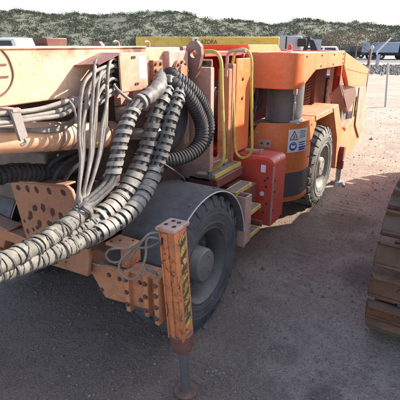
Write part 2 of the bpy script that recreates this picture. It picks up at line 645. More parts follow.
vs = []
for c in cols:
    for d in HD:
        p = far(c, d)
        vs.append(V(p.x, p.y, hill_z(c, d)))
m_ = len(HD)
fs = [(i * m_ + j, (i + 1) * m_ + j, (i + 1) * m_ + j + 1, i * m_ + j + 1) for i in range(len(cols) - 1) for j in range(m_ - 1)]
mb.add(vs, fs)
tag(mb.build('hills', 'hill', smooth=60), kind='structure')


def leaves(mb, c, r, n, s, rng, flat=1.0):
    c = Vector(c)
    for _ in range(n):
        d = V(rng.gauss(0, 1), rng.gauss(0, 1), rng.gauss(0, 1)).normalized() * (rng.random() ** .45)
        p = c + V(d.x * r[0], d.y * r[1], d.z * r[2])
        a = V(rng.gauss(0, 1), rng.gauss(0, 1), rng.gauss(0, 1)).normalized()
        b = a.orthogonal().normalized()
        k = s * rng.uniform(.6, 1.4)
        mb.add([p - a * k, p + b * k * .6, p + a * k, p - b * k * .6], [(0, 1, 2, 3)])


# scrub on the rise: nobody could count it
mb = MB()
rng = random.Random(5)
for _ in range(2600):
    c = rng.uniform(-50, 450)
    d = 88 + 345 * rng.random() ** .8
    k = rng.uniform(.5, 1.5) * (.55 + d / 300)
    p = far(c, d, hill_z(c, d) + k * .35)
    leaves(mb, p, (k * 1.7, k * 1.7, k * .8), 60, k * .20, rng)
tag(mb.build('scrub', 'leaf', smooth=0), 'olive scrub scattered over the low rise behind the yard', 'scrub', kind='stuff')

# loose stones on the yard
mb = MB()
rng = random.Random(11)
for i in range(14000):
    t = rng.random()
    d = 1.2 + 13 * t * t
    c = rng.uniform(-30, 440)
    p = far(c, d)
    s = .0042 * math.exp(rng.gauss(0, .5)) * (1 + .06 * d)
    o = V(p.x, p.y, s * .25)
    a = rng.uniform(0, 6.28)
    vs = []
    for k in range(5):
        th = a + k * 1.2566
        vs.append(o + V(math.cos(th) * s * rng.uniform(.7, 1.3), math.sin(th) * s * rng.uniform(.7, 1.3), rng.uniform(-.3, .2) * s))
    vs += [o + V(0, 0, s * rng.uniform(.5, .9)), o - V(0, 0, s)]
    mb.add(vs, [(k, (k + 1) % 5, 5) for k in range(5)] + [((k + 1) % 5, k, 6) for k in range(5)])
tag(mb.build('gravel', 'pebble', smooth=0), 'loose stones scattered over the gravel yard', 'gravel', kind='stuff')

# rubble strip beyond the fence line
mb = MB()
rng = random.Random(12)
for i in range(5200):
    c = rng.uniform(325, 460)
    d = rng.uniform(33, 46) + rng.gauss(0, 1.2)
    s = rng.uniform(.03, .13) * (1.8 if rng.random() < .06 else 1)
    o = far(c, d, s * .2)
    vs = []
    a = rng.uniform(0, 6.28)
    for k in range(5):
        th = a + k * 1.2566
        vs.append(o + V(math.cos(th) * s * rng.uniform(.6, 1.3), math.sin(th) * s * rng.uniform(.6, 1.3), rng.uniform(-.3, .2) * s))
    vs += [o + V(0, 0, s * rng.uniform(.4, 1.0)), o - V(0, 0, s)]
    mb.add(vs, [(k, (k + 1) % 5, 5) for k in range(5)] + [((k + 1) % 5, k, 6) for k in range(5)])
tag(mb.build('rubble', 'rock', smooth=0), 'strip of grey broken stones between yard and road', 'rubble', kind='stuff')

# ------------------------------------------------------------------ the drill rig
RIG = thing('drilling_rig', (-1.0, 1.5, 0), 'faded orange underground drilling rig with hose bundles, yellow rails and jack legs', 'drilling rig')


# ---- chassis
mb = MB()
mb.box(-1.62, -.46, -.22, 1.9, .34, .72)
mb.box(-1.5, -.5, 1.9, 5.6, .42, .80)
mb.build('chassis', 'darkred', RIG, bevel=.01)
mb = MB()
mb.box(-1.45, -.62, -.30, .62, .72, 1.22)
mb.prism([(-.30, 1.22), (.5, 1.22), (.5, 1.60), (.15, 1.60)], 'X', -1.35, -.68)
mb.build('boom_pedestal', 'dark_frame', RIG, bevel=.012)
mb = MB()
mb.box(-1.98, -1.0, -.50, .30, .95, 1.40)
mb.build('dark_filler_box', 'chain', RIG, bevel=.02)  # added dark box, darkens the bright gap seen below the boom
mb = MB()
mb.box(-1.12, -.88, -2.6, .1, 1.50, 1.80)
mb.build('dark_filler_bar', 'chain', RIG, bevel=.01)  # made-up dark bar between the booms, put in to keep the gap dark


# ---- wheels
def wheel(pale, parent, o, side=1):
    tm, rm = ('tyre_pale', 'rim_pale') if pale else ('tyre', 'rim')
    Rr, W = .548, .34
    w = MB()
    # rim: deep dish
    w.lathe([(.300, -.02), (.312, -.006), (.312, .0), (.292, .0), (.282, -.03), (.268, -.045), (.262, -.17), (.12, -.19), (.0, -.19)], V(0, 0, 0) + Vector(o), (side, 0, 0), 56)
    w.lathe([(.300, -.02), (.300, -.32), (.26, -.33), (.0, -.33)], Vector(o), (side, 0, 0), 40)
    root = w.build('wheel', rm, parent, origin=o)
    t = MB()
    prof = [(.302, -.012), (.318, .006), (.330, .008), (.334, .013), (.345, .013), (.349, .009), (.38, .014), (.40, .014), (.404, .018), (.412, .018), (.416, .011), (.43, .010), (.485, -.006), (.515, -.026), (.528, -.045), (.530, -.10), (.532, -.17),
            (.530, -.24), (.528, -.295), (.515, -.314), (.485, -.334), (.43, -.35), (.36, -.354), (.318, -.346), (.302, -.33)]
    t.lathe(prof, o, (side, 0, 0), 96)
    nb = 26
    o_ = Vector(o)
    for s in (0, 1):
        for k in range(nb):
            a = 2 * math.pi * (k + .5 * s) / nb
            for j, (x0, x1, tw) in enumerate(((-.018, -.10, 0), (-.09, -.172, .07))):
                if s:
                    x0, x1 = -.34 - x0, -.34 - x1
                pts_b, pts_t = [], []
                hw = .066 if j == 0 else .058
                for (xx, sg, ex) in ((x0, -1, 0), (x0, 1, 0), (x1, 1, 1), (x1, -1, 1)):
                    aa = a + sg * hw * (1.0 if ex else 1.15) + tw + (.07 * ex)
                    r0 = .505 if (j == 0 and not ex) else .52
                    r1 = .535 if (j == 0 and not ex) else Rr
                    d = V(0, math.sin(aa), math.cos(aa))
                    pts_b.append(o_ + V(xx * side, 0, 0) + d * r0)
                    pts_t.append(o_ + V(xx * side, 0, 0) + d * r1)
                t.hexa(pts_b, pts_t)
            # shoulder rib running down the sidewall
            if True:
                xs = (.004, -.03) if not s else (-.344, -.31)
                pts_b, pts_t = [], []
                for (rr0, xx, sg) in ((.46, xs[0], -1), (.46, xs[0], 1), (.535, xs[1], 1), (.535, xs[1], -1)):
                    aa = a + sg * (.058 if rr0 > .5 else .044)
                    d = V(0, math.sin(aa), math.cos(aa))
                    out = .016 if not s else -.016
                    pts_b.append(o_ + V((xx - out * .8) * side, 0, 0) + d * rr0)
                    pts_t.append(o_ + V((xx + out * .35) * side, 0, 0) + d * (rr0 + .004))
                t.hexa(pts_b, pts_t)
    t.build('tyre', tm, root, smooth=30)
    h = MB()
    h.lathe([(.150, -.19), (.150, -.15), (.132, -.13), (.130, -.03), (.118, -.012), (.0, -.006)], o, (side, 0, 0), 40)
    for k in range(10):
        a = 2 * math.pi * k / 10
        p = o_ + V(0, math.sin(a) * .215, math.cos(a) * .215)
        h.cyl(p + V(-.185 * side, 0, 0), p + V(-.155 * side, 0, 0), .014, 6)
    for k in range(3):
        a = 2 * math.pi * k / 3 + .5
        p = o_ + V(0, math.sin(a) * .075, math.cos(a) * .075)
        h.cyl(p + V(-.02 * side, 0, 0), p + V(0, 0, 0), .011, 6)
    h.build('hub', 'rim_pale' if pale else 'hub', root)
    return root


wheel(False, RIG, (0, .03, .548))
wheel(True, RIG, (0, 3.12, .548))
wheel(False, RIG, (-2.0, .03, .548), -1)
wheel(True, RIG, (-2.0, 3.12, .548), -1)
mb = MB()
mb.cyl((-1.7, .03, .548), (-.3, .03, .548), .12).cut()
mb.cyl((-1.7, 3.12, .548), (-.3, 3.12, .548), .12).cut()
mb.each('axle', 'chain', RIG)

# ---- front mudguards
def mudguard(x0, x1, c, r0, a0, a1, name='mudguard'):
    mb = MB()
    n = 36
    inner, outer = [], []
    for i in range(n + 1):
        a = R(a0 + (a1 - a0) * i / n)
        d = V(0, math.sin(a), math.cos(a))
        inner.append(d * r0)
        outer.append(d * (r0 + .022))
    C0 = V(0, c[0], c[1])
    for i in range(n):
        mb.hexa([C0 + V(x0, 0, 0) + q for q in (inner[i], inner[i + 1], outer[i + 1], outer[i])], [C0 + V(x1, 0, 0) + q for q in (inner[i], inner[i + 1], outer[i + 1], outer[i])])
    g = mb.build(name, 'fender', RIG, smooth=40)
    e = MB()
    xe = x1 if abs(x1) < .5 or x1 > x0 else x0
    e.tube([C0 + V(xe + .002, 0, 0) + q.normalized() * (r0 + .006) for q in outer], .0055, 8)
    e.build('edge_trim', 'trim', g)
    return g


mudguard(-.42, .012, (.05, .535), .575, -68, 84)
mudguard(-2.012, -1.58, (.05, .535), .575, -68, 84)
MG = [o for o in RIG.children if o.name.startswith('mudguard')][0]
mb = MB()
for a in (-52, -20, 12, 44, 70):
    for x in (-.03, -.37):
        d = V(0, math.sin(R(a)), math.cos(R(a)))
        p = V(x, .05, .535) + d * .597
        mb.cyl(p - d * .004, p + d * .003, .014, 12)
        mb.cyl(p, p + d * .009, .009, 6)
        mb.cut()
mb.each('bolt', 'collar', MG)
# bracket at the back of the mudguard
mb = MB()
mb.box(-.10, .015, .640, .655, .43, .90)
mb.box(-.002, .015, .655, .76, .45, .90)
mb.box(-.10, -.002, .745, .76, .62, .90)
mb.build('mudguard_bracket', 'pink', RIG, bevel=.004)
# dark clip on top of mudguard
mb = MB()
mb.obox((-.32, .50, 1.085), (.06, .015, 0), (-.01, .04, 0), (0, 0, .018))
mb.box(-.275, -.25, .48, .53, 1.07, 1.13)
mb.build('mudguard_mount', 'chain', RIG, bevel=.004)

# ---- outrigger beam and jack legs (front)
def bolts(mb, pts, ax, r=.014, h=.012):
    ax = Vector(ax)
    for p in pts:
        p = Vector(p)
        mb.cyl(p - ax * .004, p + ax * .004, r * 1.5, 12)
        mb.cyl(p, p + ax * h, r, 6)
        mb.cut()


def mirror_part(f):
    """build a part on both flanks of the machine, x' = -2 - x on the far one"""
    for s in (1, -1):
        X = (lambda x: x) if s == 1 else (lambda x: -2 - x)
        f(X, s)


def outrigger(X, s):
    mb = MB()
    bx = lambda a, b, *r: mb.box(min(X(a), X(b)), max(X(a), X(b)), *r)
    # front face steps down towards the jack
    mb.prism([(X(-1.02), .62), (X(-.60), .655), (X(-.52), .65), (X(-.42), .50), (X(.085), .56), (X(.085), .80), (X(-.48), .75), (X(-.75), .74), (X(-1.02), .74)], 'Y', -.625, -.545)
    bx(-1.02, -.46, -.545, -.30, .62, .74)
    bx(-.20, -.165, -.66, -.54, .50, .80)
    bx(-.04, -.005, -.67, -.54, .53, .82)
    bx(.055, .088, -.69, -.53, .52, .84)
    mb.hexa([(X(-.60), -.64, .752), (X(.08), -.64, .80), (X(.08), -.52, .80), (X(-.60), -.50, .752)], [(X(-.60), -.64, .766), (X(.08), -.64, .815), (X(.08), -.52, .815), (X(-.60), -.50, .766)])
    b = mb.build('outrigger_beam', 'frame', RIG, bevel=.006)
    q = MB()
    bolts(q, [(X(-.183), -.66, z) for z in (.56, .65, .74)] + [(X(-.022), -.67, z) for z in (.58, .68, .77)] + [(X(.072), -.69, z) for z in (.57, .65, .73, .80)], (0, -1, 0), .011, .014)
    bolts(q, [(X(-.36), -.625, .70), (X(-.27), -.625, .70), (X(-.10), -.625, .73), (X(-.10), -.625, .60), (X(-.44), -.625, .56)], (0, -1, 0), .011)
    q.each('bolt', 'collar', b)
    # jack leg: square column leaning outward
    L = MB()
    top, bot = V(X(.150), -.605, 1.155), V(X(.192), -.605, .44)
    up = (top - bot).normalized()
    sx = V(s, 0, 0)
    sx = (sx - up * sx.dot(up)).normalized()
    sy = V(0, 1, 0)
    c = (top + bot) / 2
    hl_ = (top - bot).length / 2
    L.obox(c, sx * .050, sy * .058, up * hl_)
    L.obox(c - sx * .012 - sy * .063, sx * .014, sy * .006, up * (hl_ - .01))
    for ss in (-1, 1):
        L.obox(c + sx * ss * .050 - sy * .05, sx * .006, sy * .016, up * (hl_ - .005))
    leg = L.build('jack_leg', 'leg', RIG, bevel=.005)
    cp = MB()
    cp.obox(top + up * .012 - sx * .004, sx * .066, sy * .076, up * .012)
    cp.build('cap_plate', 'pink', leg, bevel=.006)
    hl = MB()
    for (u, v_) in ((-.032, -.02), (.022, .028), (-.022, .036), (.03, -.032)):
        p = top + up * .0243 + sx * u + sy * v_
        hl.cyl(p, p + up * .002, .012, 14).cut()
    hl.obox(top - up * .062 - sx * .032 - sy * .0585, sx * .013, sy * .003, up * .02).cut()
    hl.each('bolt_hole', 'black', leg)
    # worn hazard tape on the outer face
    hz = MB()
    hz.obox(c + sx * .0512 + sy * .008 + up * .02, sx * .0012, sy * .030, up * .29)
    tape = hz.build('hazard_tape', 'hazard', leg, smooth=0)
    st = MB()
    for k in range(7):
        p = c + sx * .0530 + sy * .008 + up * (-.215 + .082 * k)
        st.slab([p - sy * .029 - up * .035, p + sy * .029 + up * .0, p + sy * .029 + up * .032, p - sy * .029 - up * .003], .001)
    st.build('hazard_stripe', 'worn_black', leg, smooth=0)
    cl = MB()
    cl.cyl(bot - up * .07, bot + up * .03, .074, 20)
    cl.cyl(bot - up * .10, bot - up * .07, .064, 8)
    cl.build('collar', 'collar', leg, bevel=.006)
    rd = MB()
    rd.cyl(bot - up * .43, bot - up * .08, .030, 20)
    rd.build('rod', 'rod', leg)
    ft = MB()
    p = bot - up * .43
    ft.cyl((p.x, p.y, -.01), (p.x, p.y, .012), .075, 24)
    ft.build('foot_pad', 'collar', leg)


mirror_part(outrigger)

# small connector block and its cable on the beam
mb = MB()
mb.box(-.36, -.185, -.635, -.50, .80, .945)
cb = mb.build('connector_block', 'frame', RIG, bevel=.008)
mb = MB()
mb.box(-.352, -.235, -.639, -.632, .812, .925)
mb.build('connector_socket', 'black', cb)
mb = MB()
for x, y in ((-.33, -.61), (-.22, -.53), (-.29, -.57)):
    mb.cyl((x, y, .944), (x, y, .948), .007, 10).cut()
mb.each('bolt_hole', 'black', cb)
CAB = [[(.10, -.66, 1.14), (.05, -.70, 1.13), (-.01, -.72, 1.05), (-.10, -.70, .94), (-.21, -.72, .885), (-.25, -.74, .92), (-.20, -.75, .99), (-.11, -.70, 1.0), (-.03, -.62, .99), (.03, -.58, 1.02)],
       [(.10, -.66, 1.10), (.04, -.70, 1.10), (.02, -.70, .98), (-.02, -.72, .86), (-.09, -.73, .815), (-.15, -.74, .85), (-.14, -.73, .93), (-.06, -.68, 1.02), (.01, -.64, 1.10)],
       [(.03, -.63, .84), (-.01, -.66, .87), (.02, -.68, .90), (.05, -.66, .87), (.04, -.63, .83)],
       [(-.22, -.64, .79), (-.30, -.66, .80), (-.42, -.66, .775), (-.52, -.64, .76)]]
for pts in CAB:
    mb = MB()
    mb.tube(crom(pts, 10), .0072, 8)
    mb.build('loose_cable', 'hose_grey', RIG)

# ---- front plate with bolt-holes and rust spots
def front_plate(X, s):
    mb = MB()
    o = [(-1.18, 1.215), (-.60, 1.285), (-.56, 1.265), (-.50, 1.08), (-.46, .82), (-.50, .67), (-1.06, .63), (-1.12, .87)]
    mb.prism(o, 'Y', -.685, -.655)
    mb.prism([(-1.18, 1.213), (-.60, 1.283), (-.60, 1.298), (-1.18, 1.228)], 'Y', -.692, -.60)
    mb.box(-1.05, -.55, -.655, -.50, .66, .70)
    p = mb.build('front_plate', 'plate', RIG, bevel=.008)
    sp = MB()
    rr = random.Random(4)
    def pos(u, v):
        return V(-1.15 + u * .56 + v * .06, -.6865, 1.19 + .065 * u - v * .56)
    def spot(u, v, r):
        p = pos(u, v)
        pts = []
        ph = rr.uniform(0, 6)
        for k in range(20):
            a = 2 * math.pi * k / 20
            q = r * (1 + .16 * math.sin(2 * a + ph) + .10 * math.sin(5 * a + 2 * ph) + rr.uniform(-.05, .05))
            pts.append(p + V(math.cos(a) * q, 0, math.sin(a) * q * 1.1))
        sp.slab(pts, .0015).cut()
    for u in (.10, .28, .45, .68, .92):
        spot(u, .02, .020)
    for u, v in ((.34, .26), (.50, .24), (.66, .28), (.36, .46), (.56, .44), (.72, .5), (.22, .36), (.80, .32)):
        spot(u, v, .024)
    for _ in range(20):
        spot(rr.uniform(.05, .98), rr.uniform(.35, .95), rr.uniform(.006, .016))
    sp.each('rust_spot', 'spot', p, smooth=0)
    return


front_plate(lambda x: x, 1)

# dark machinery under the boom: axle housing, pipes, valve body
mb = MB()
mb.box(-1.55, -.66, -.36, -.10, .62, 1.02)
mb.cyl((-1.3, -.40, .86), (-1.3, -.1, .86), .16)
mb.box(-.98, -.70, -.34, -.06, 1.02, 1.20)
mb.build('valve_bank', 'dark_frame', RIG, bevel=.01)
mb = MB()
path = crom([(-.95, -2.6, 1.36), (-.92, -1.6, 1.36), (-.90, -.9, 1.37), (-.88, -.55, 1.30), (-.84, -.15, 1.32), (-.80, .3, 1.42)], 12)
mb.tube(path, .052, 14)
mb.helix(path[:36], .052, .034, .018, .008)
mb.build('corrugated_hose', 'hose', RIG)
mb = MB()
for k in range(6):
    mb.tube(crom([(-.60 + .02 * k, -.30, 1.20), (-.56 + .03 * k, -.50 - .02 * k, 1.22), (-.54 + .02 * k, -.58, 1.10), (-.52, -.50, .96 + .02 * k), (-.54, -.2, .90)], 8), .012, 8).cut()
for k in range(3):
    mb.tube(crom([(-.9 + .08 * k, -.60, 1.1), (-.86 + .1 * k, -.62, 1.32), (-.8 + .09 * k, -.45, 1.42), (-.75, -.1, 1.40 + .03 * k)], 8), .014, 8).cut()
mb.each('valve_hose', 'hose', RIG)

# ---- booms
def boom(X, s, zo=0):
    mb = MB()
    xa, xb = sorted((X(-.55), X(-.82)))
    # the box girder, with a shallow lip on the bottom
    mb.box(xa, xb, -3.6, .52, 1.815 + zo, 2.085 + zo)
    mb.box(xa - .008, xb + .008, -3.6, .10, 2.078 + zo, 2.094 + zo)
    b = mb.build('boom', 'boom', RIG, bevel=.012)
    sl = MB()
    for z in (2.008, 1.952):
        sl.box(min(X(-.5495), X(-.545)), max(X(-.5495), X(-.545)), -1.11, -.985, z + zo, z + zo + .008).cut()
    sl.each('slot', 'collar', b)
    wl = MB()
    bx = X(-.5485)
    wl.tube(crom([(bx, -1.15, 1.845 + zo), (bx, -1.02, 1.88 + zo), (bx, -.96, 1.95 + zo), (bx, -.965, 2.03 + zo), (bx, -.995, 2.08 + zo)], 8), .005, 6)
    wl.build('weld_seam', 'collar', b)
    # yoke and pin at the base
    yk = MB()
    yk.box(min(X(-.50), X(-.87)), max(X(-.50), X(-.87)), .30, .56, 1.60 + zo, 2.06 + zo)
    yk.build('boom_yoke', 'pink', b, bevel=.01)
    fl = MB()
    fx = X(-.50)
    n = V(s, 0, 0)
    fl.cyl(V(fx, .42, 1.915 + zo), V(fx, .42, 1.915 + zo) + n * .03, .085, 30)
    fl.cyl(V(fx, .42, 1.915 + zo), V(fx, .42, 1.915 + zo) + n * .05, .045, 24)
    flo = fl.build('pin_flange', 'frame', b, bevel=.004)
    fl = MB()
    bolts(fl, [V(fx + .03 * s, .42 + .066 * math.cos(k * .785), 1.915 + zo + .066 * math.sin(k * .785)) for k in range(8)], n, .009, .014)
    bolts(fl, [V(X(-.515), y, z + zo) for y in (.155, .215) for z in (1.885, 1.93, 1.975)], n, .009, .012)
    fl.each('bolt', 'collar', flo)
    fl = MB()
    p0 = sorted((X(-.55), X(-.515)))
    fl.box(p0[0], p0[1], .13, .24, 1.86 + zo, 2.0 + zo)
    fl.build('side_flange', 'frame', b, bevel=.004)
    # front knuckle of the boom, out of the frame to the left
    kn = MB()
    kn.cyl((min(X(-.5), X(-.87)), -3.55, 1.9 + zo), (max(X(-.5), X(-.87)), -3.55, 1.9 + zo), .2, 30)
    kn.build('knuckle', 'frame', b, bevel=.01)
    return b


b1 = boom(lambda x: x, 1)
b2 = boom(lambda x: -2 - x, -1, .0)


def lift_cylinder(X, s):
    mb = MB()
    p0, p1 = V(X(-.60), -2.6, 1.90), V(X(-.60), -.34, 1.545)
    d = (p1 - p0).normalized()
    mb.cyl(p0, p1, .083, 32)
    c = mb.build('lift_cylinder', 'boom', RIG)
    k = MB()
    for t, ww in ((.30, .022), (.39, .03)):
        q = p1 - d * t
        k.cyl(q - d * ww / 2, q + d * ww / 2, .0865, 32).cut()
    k.each('band', 'brown', c)
    g = MB()
    g.cyl(p1, p1 + d * .09, .092, 28)
    g.build('gland', 'collar', c, bevel=.006)
    r_ = MB()
    r_.cyl(p1 + d * .09, p1 + d * .62, .042, 24)
    r_.build('rod', 'chrome', c)


mirror_part(lift_cylinder)

# upright bracket plates behind the boom pivots
def bracket(X, s):
    m = MB()
    m.box(min(X(-.88), X(-.375)), max(X(-.88), X(-.375)), .70, .76, .95, 1.93)
    up = m.build('upright_plate', 'pink', RIG, bevel=.008)
    l = MB()
    o = [(-.58, 1.45), (-.555, 2.02), (-.545, 2.09), (-.505, 2.13), (-.45, 2.13), (-.41, 2.09), (-.405, 2.03), (-.43, 1.93), (-.50, 1.75)]
    y0, y1 = .60, .64
    # plate with an eye: ring of quads round the hole
    hc, hr = (-.478, 2.035), .031
    n = 28
    ring = [(hc[0] + hr * math.cos(2 * math.pi * k / n), hc[1] + hr * math.sin(2 * math.pi * k / n)) for k in range(n)]
    def hit(a):
        dx, dz = math.cos(a), math.sin(a)
        best = None
        for i in range(len(o)):
            (xa, za), (xb, zb) = o[i], o[(i + 1) % len(o)]
            ex, ez = xb - xa, zb - za
            den = dx * ez - dz * ex
            if abs(den) < 1e-9:
                continue
            t = ((xa - hc[0]) * ez - (za - hc[1]) * ex) / den
            u = ((xa - hc[0]) * dz - (za - hc[1]) * dx) / den
            if t > 0 and -1e-6 <= u <= 1 + 1e-6 and (best is None or t > best):
                best = t
        return (hc[0] + dx * best, hc[1] + dz * best)
    angs = sorted([2 * math.pi * k / n for k in range(n)] + [math.atan2(z - hc[1], x - hc[0]) % (2 * math.pi) for x, z in o])
    outer = [hit(a) for a in angs]
    inner = [(hc[0] + hr * math.cos(a), hc[1] + hr * math.sin(a)) for a in angs]
    k = len(angs)
    vs = [(X(x), y, z) for y in (y0, y1) for ring_ in (inner, outer) for x, z in ring_]
    fs = []
    for i in range(k):
        j = (i + 1) % k
        fs += [(i, j, k + j, k + i), (2 * k + i, 3 * k + i, 3 * k + j, 2 * k + j), (k + i, k + j, 3 * k + j, 3 * k + i), (j, i, 2 * k + i, 2 * k + j)]
    l.add(vs, fs)
    l.build('lifting_lug', 'lug', up, smooth=0)
    e = MB()
    e.box(min(X(-.585), X(-.565)), max(X(-.585), X(-.565)), .585, .66, 1.30, 2.06)
    e.build('stiffener', 'pink', up, bevel=.004)
    pn = MB()
    pn.cyl((X(-.90), .54, 2.0), (X(-.58), .54, 2.0), .045, 20)
    pn.build('pivot_pin', 'steel', up)


mirror_part(bracket)
# cross beam between the brackets
mb = MB()
mb.box(-1.7, -.38, .76, .90, .72, 1.12).cut()
mb.box(-1.6, -.62, .66, .78, 1.98, 2.09).cut()
mb.each('cross_beam', 'lug', RIG, bevel=.01)
# dark red block standing on the far boom
mb = MB()
mb.hexa([(-1.43, -.12, 2.06), (-1.30, -.12, 2.06), (-1.30, .05, 2.06), (-1.43, .05, 2.06)], [(-1.45, -.14, 2.15), (-1.29, -.14, 2.15), (-1.29, .06, 2.15), (-1.45, .06, 2.15)])
mb.build('stop_block', 'collar', b2, bevel=.006)
# small pegs along the top of the boom
mb = MB()
for y in (-.12, .20):
    mb.tube(crom([(-.60, y, 2.08), (-.60, y, 2.115), (-.60, y - .03, 2.125), (-.60, y - .05, 2.118)], 5), .006, 8).cut()
mb.each('cable_peg', 'pink', b1)

# ---- junction box on the side of the boom
mb = MB()
mb.box(-.548, -.40, -.34, -.108, 1.838, 2.045)
jb = mb.build('junction_box', 'darkred', RIG, bevel=.004)
mb = MB()
mb.box(-.40, -.385, -.36, -.098, 1.828, 2.058)
lid = mb.build('box_lid', 'lid', jb, bevel=.006)
mb = MB()
mb.box(-.385, -.3835, -.19, -.115, 1.90, 2.035)
mb.build('sticker', 'white', jb)
mb = MB()
for y, z in ((-.245, 2.03), (-.225, 2.03), (-.225, 1.872), (-.205, 1.872)):
    mb.cyl((-.385, y, z), (-.379, y, z), .008, 8).cut()
mb.each('lid_bolt', 'ink', jb)
mb = MB()
mb.slab([(-.385, -.345, 2.05), (-.385, -.53, 1.995), (-.548, -.56, 1.985), (-.548, -.345, 2.05)], .008)
mb.build('hood_plate', 'darkred', jb)
mb = MB()
mb.box(-.548, -.41, -.348, -.338, 1.84, 2.04)
mb.build('gland_panel', 'black', jb)

# ---- the grey hoses leaving the box
mb = MB()
rng = random.Random(21)
# those that fall straight into the wrapped bundle
for k in range(9):
    q = k / 8
    x0 = -.425 - .026 * ((k * 3) % 4)
    z0 = 2.015 - .038 * ((k * 2) % 5)
    e = V(-.315 - .010 * (k % 3), -.90 + .006 * k, 1.225 + .012 * (k % 4))
    xm = -.37 + .012 * (k % 3)
    mb.tube(crom([(x0, -.34, z0), (x0 + .015, -.40 - .05 * q, z0 + .008), (xm - .02, -.46 - .21 * q, z0 - .07), (xm, -.53 - .23 * q, 1.66), (xm + .015, -.60 - .18 * q, 1.52), (xm + .03, -.71 - .12 * q, 1.37), (e.x, -.80 - .04 * q, 1.285), e], 9), .0100, 12).cut()
mb.each('drop_hose', 'hose_grey', RIG)
# those that sweep forward along the boom
mb = MB()
for k in range(6):
    x0 = -.43 - .022 * (k % 4)
    z0 = 1.99 - .032 * k
    yy = [-.34, -.44, -.58, -.74, -.95, -1.25, -1.9, -2.7]
    zb = 1.742 + .014 * (k % 4)
    xo = -.43 - .020 * (k % 3) - .012 * (k // 3)
    mb.tube(crom([(x0, yy[0], z0), (x0 + .02, yy[1], z0 - .02), (x0 + .03, yy[2], z0 - .10 + .008 * k), (xo, yy[3], zb + .02 + .004 * k), (xo, yy[4], zb + .012), (xo - .005, yy[5], zb + .03), (xo - .01, yy[6], zb + .11), (xo - .02, yy[7], zb + .2)], 9), .0125, 10).cut()
for k in range(2):
    mb.tube(crom([(-.47, -.34, 1.90 - .03 * k), (-.50, -.46, 1.84), (-.52, -.62, 1.70 - .01 * k), (-.505, -.80, 1.672 - .012 * k), (-.50, -1.0, 1.70), (-.50, -1.4, 1.76)], 9), .012, 10).cut()
mb.each('forward_hose', 'hose_grey', RIG)
mb = MB()
mb.obox((-.418, -1.06, 1.745), (.010, 0, 0), (0, .022, .008), (0, -.012, .072))
mb.obox((-.46, -1.065, 1.812), (.055, 0, 0), (0, .022, 0), (0, 0, .008))
mb.tube(crom([(-.42, -1.05, 1.69), (-.42, -1.035, 1.655), (-.43, -1.06, 1.64)], 5), .008, 6)
mb.build('hose_clamp', 'clamp', RIG, bevel=.004)
mb = MB()
for y in (-.66, -.72):
    mb.tube(crom([(-.40, y, 1.70), (-.40, y - .01, 1.79), (-.47, y, 1.83), (-.52, y, 1.80)], 6), .006, 6).cut()
mb.each('cable_tie', 'clamp', RIG)

# thin hose from the box to the big bundle
mb = MB()
mb.tube(crom([(-.44, -.34, 1.88), (-.40, -.40, 1.87), (-.34, -.36, 1.80), (-.32, -.25, 1.76), (-.34, -.16, 1.78)], 8), .009, 8)
mb.build('pilot_hose', 'hose_grey', RIG)


# ---- the thick hose bundles
def hose_bundle(pts, r, guard, pitch, width, n=6, inner='hose_mid', end=(0, 1), gname='spiral_guard', twist=1.2, seed=0):
    path = resample(crom(pts, 12), .02)
    F = frames(path)
    mb = MB()
    for k in range(n):
        pp = []
        for i, (p, (t, a, b)) in enumerate(zip(path, F)):
            th = 2 * math.pi * k / n + twist * i * .02
            pp.append(p + (a * math.cos(th) + b * math.sin(th)) * r * .62)
        mb.tube(pp, r * .37, 8)
    mb.tube(path, r * .5, 8)
    o = mb.build('hose_bundle', inner, RIG)
    if guard:
        g = MB()
        a, b = int(end[0] * len(path)), int(end[1] * len(path))
        g.helix(path[a:b], r * 1.0, pitch, width, .006, seed, .012, .25)
        g.build(gname, guard, o)
    return o, path


# upper bundle, taped near the boom pivot, then spiral guarded
B1 = [(-.50, .20, 1.90), (-.40, .05, 1.865), (-.32, -.08, 1.84), (-.30, -.20, 1.80), (-.30, -.33, 1.755), (-.29, -.44, 1.66), (-.29, -.51, 1.55), (-.29, -.56, 1.45), (-.29, -.62, 1.35), (-.30, -.72, 1.29), (-.31, -.84, 1.25)]
o, path = hose_bundle(B1, .040, 'guard', .047, .024, 6, 'hose_mid', (.46, .80), seed=1)
mb = MB()
rng = random.Random(3)
sub = path[4:int(len(path) * .40)]
mb.tube(sub, lambda s: (lambda th: .046 + .004 * math.sin(9 * s * 6 + th) + .003 * math.sin(3 * th + 31 * s)), 20)
mb.build('tape_wrap', 'guard_dark', o)
mb = MB()
mb.tube(path[int(len(path) * .40):int(len(path) * .43)], .050, 18).cut()
mb.tube(path[int(len(path) * .47):int(len(path) * .485)], .049, 18).cut()
mb.each('hose_band', 'guard', o)

B2 = [(-.48, .30, 1.80), (-.40, .14, 1.81), (-.34, .0, 1.76), (-.33, -.11, 1.665), (-.33, -.165, 1.56), (-.33, -.215, 1.46), (-.33, -.335, 1.325), (-.33, -.435, 1.235), (-.32, -.58, 1.175), (-.31, -.74, 1.15), (-.30, -.92, 1.14), (-.29, -1.12, 1.14), (-.27, -1.36, 1.155), (-.25, -1.65, 1.21)]
hose_bundle(B2, .053, 'guard_dark', .060, .031, 6, 'hose_mid', (.10, .50), seed=2)
B3 = [(-.45, .34, 1.78), (-.35, .20, 1.80), (-.27, .06, 1.745), (-.255, -.035, 1.655), (-.25, -.09, 1.56), (-.25, -.14, 1.465), (-.25, -.24, 1.32), (-.25, -.345, 1.22), (-.24, -.49, 1.145), (-.24, -.655, 1.11), (-.24, -.83, 1.10), (-.24, -1.05, 1.11), (-.235, -1.28, 1.14), (-.23, -1.50, 1.18), (-.22, -1.75, 1.24)]
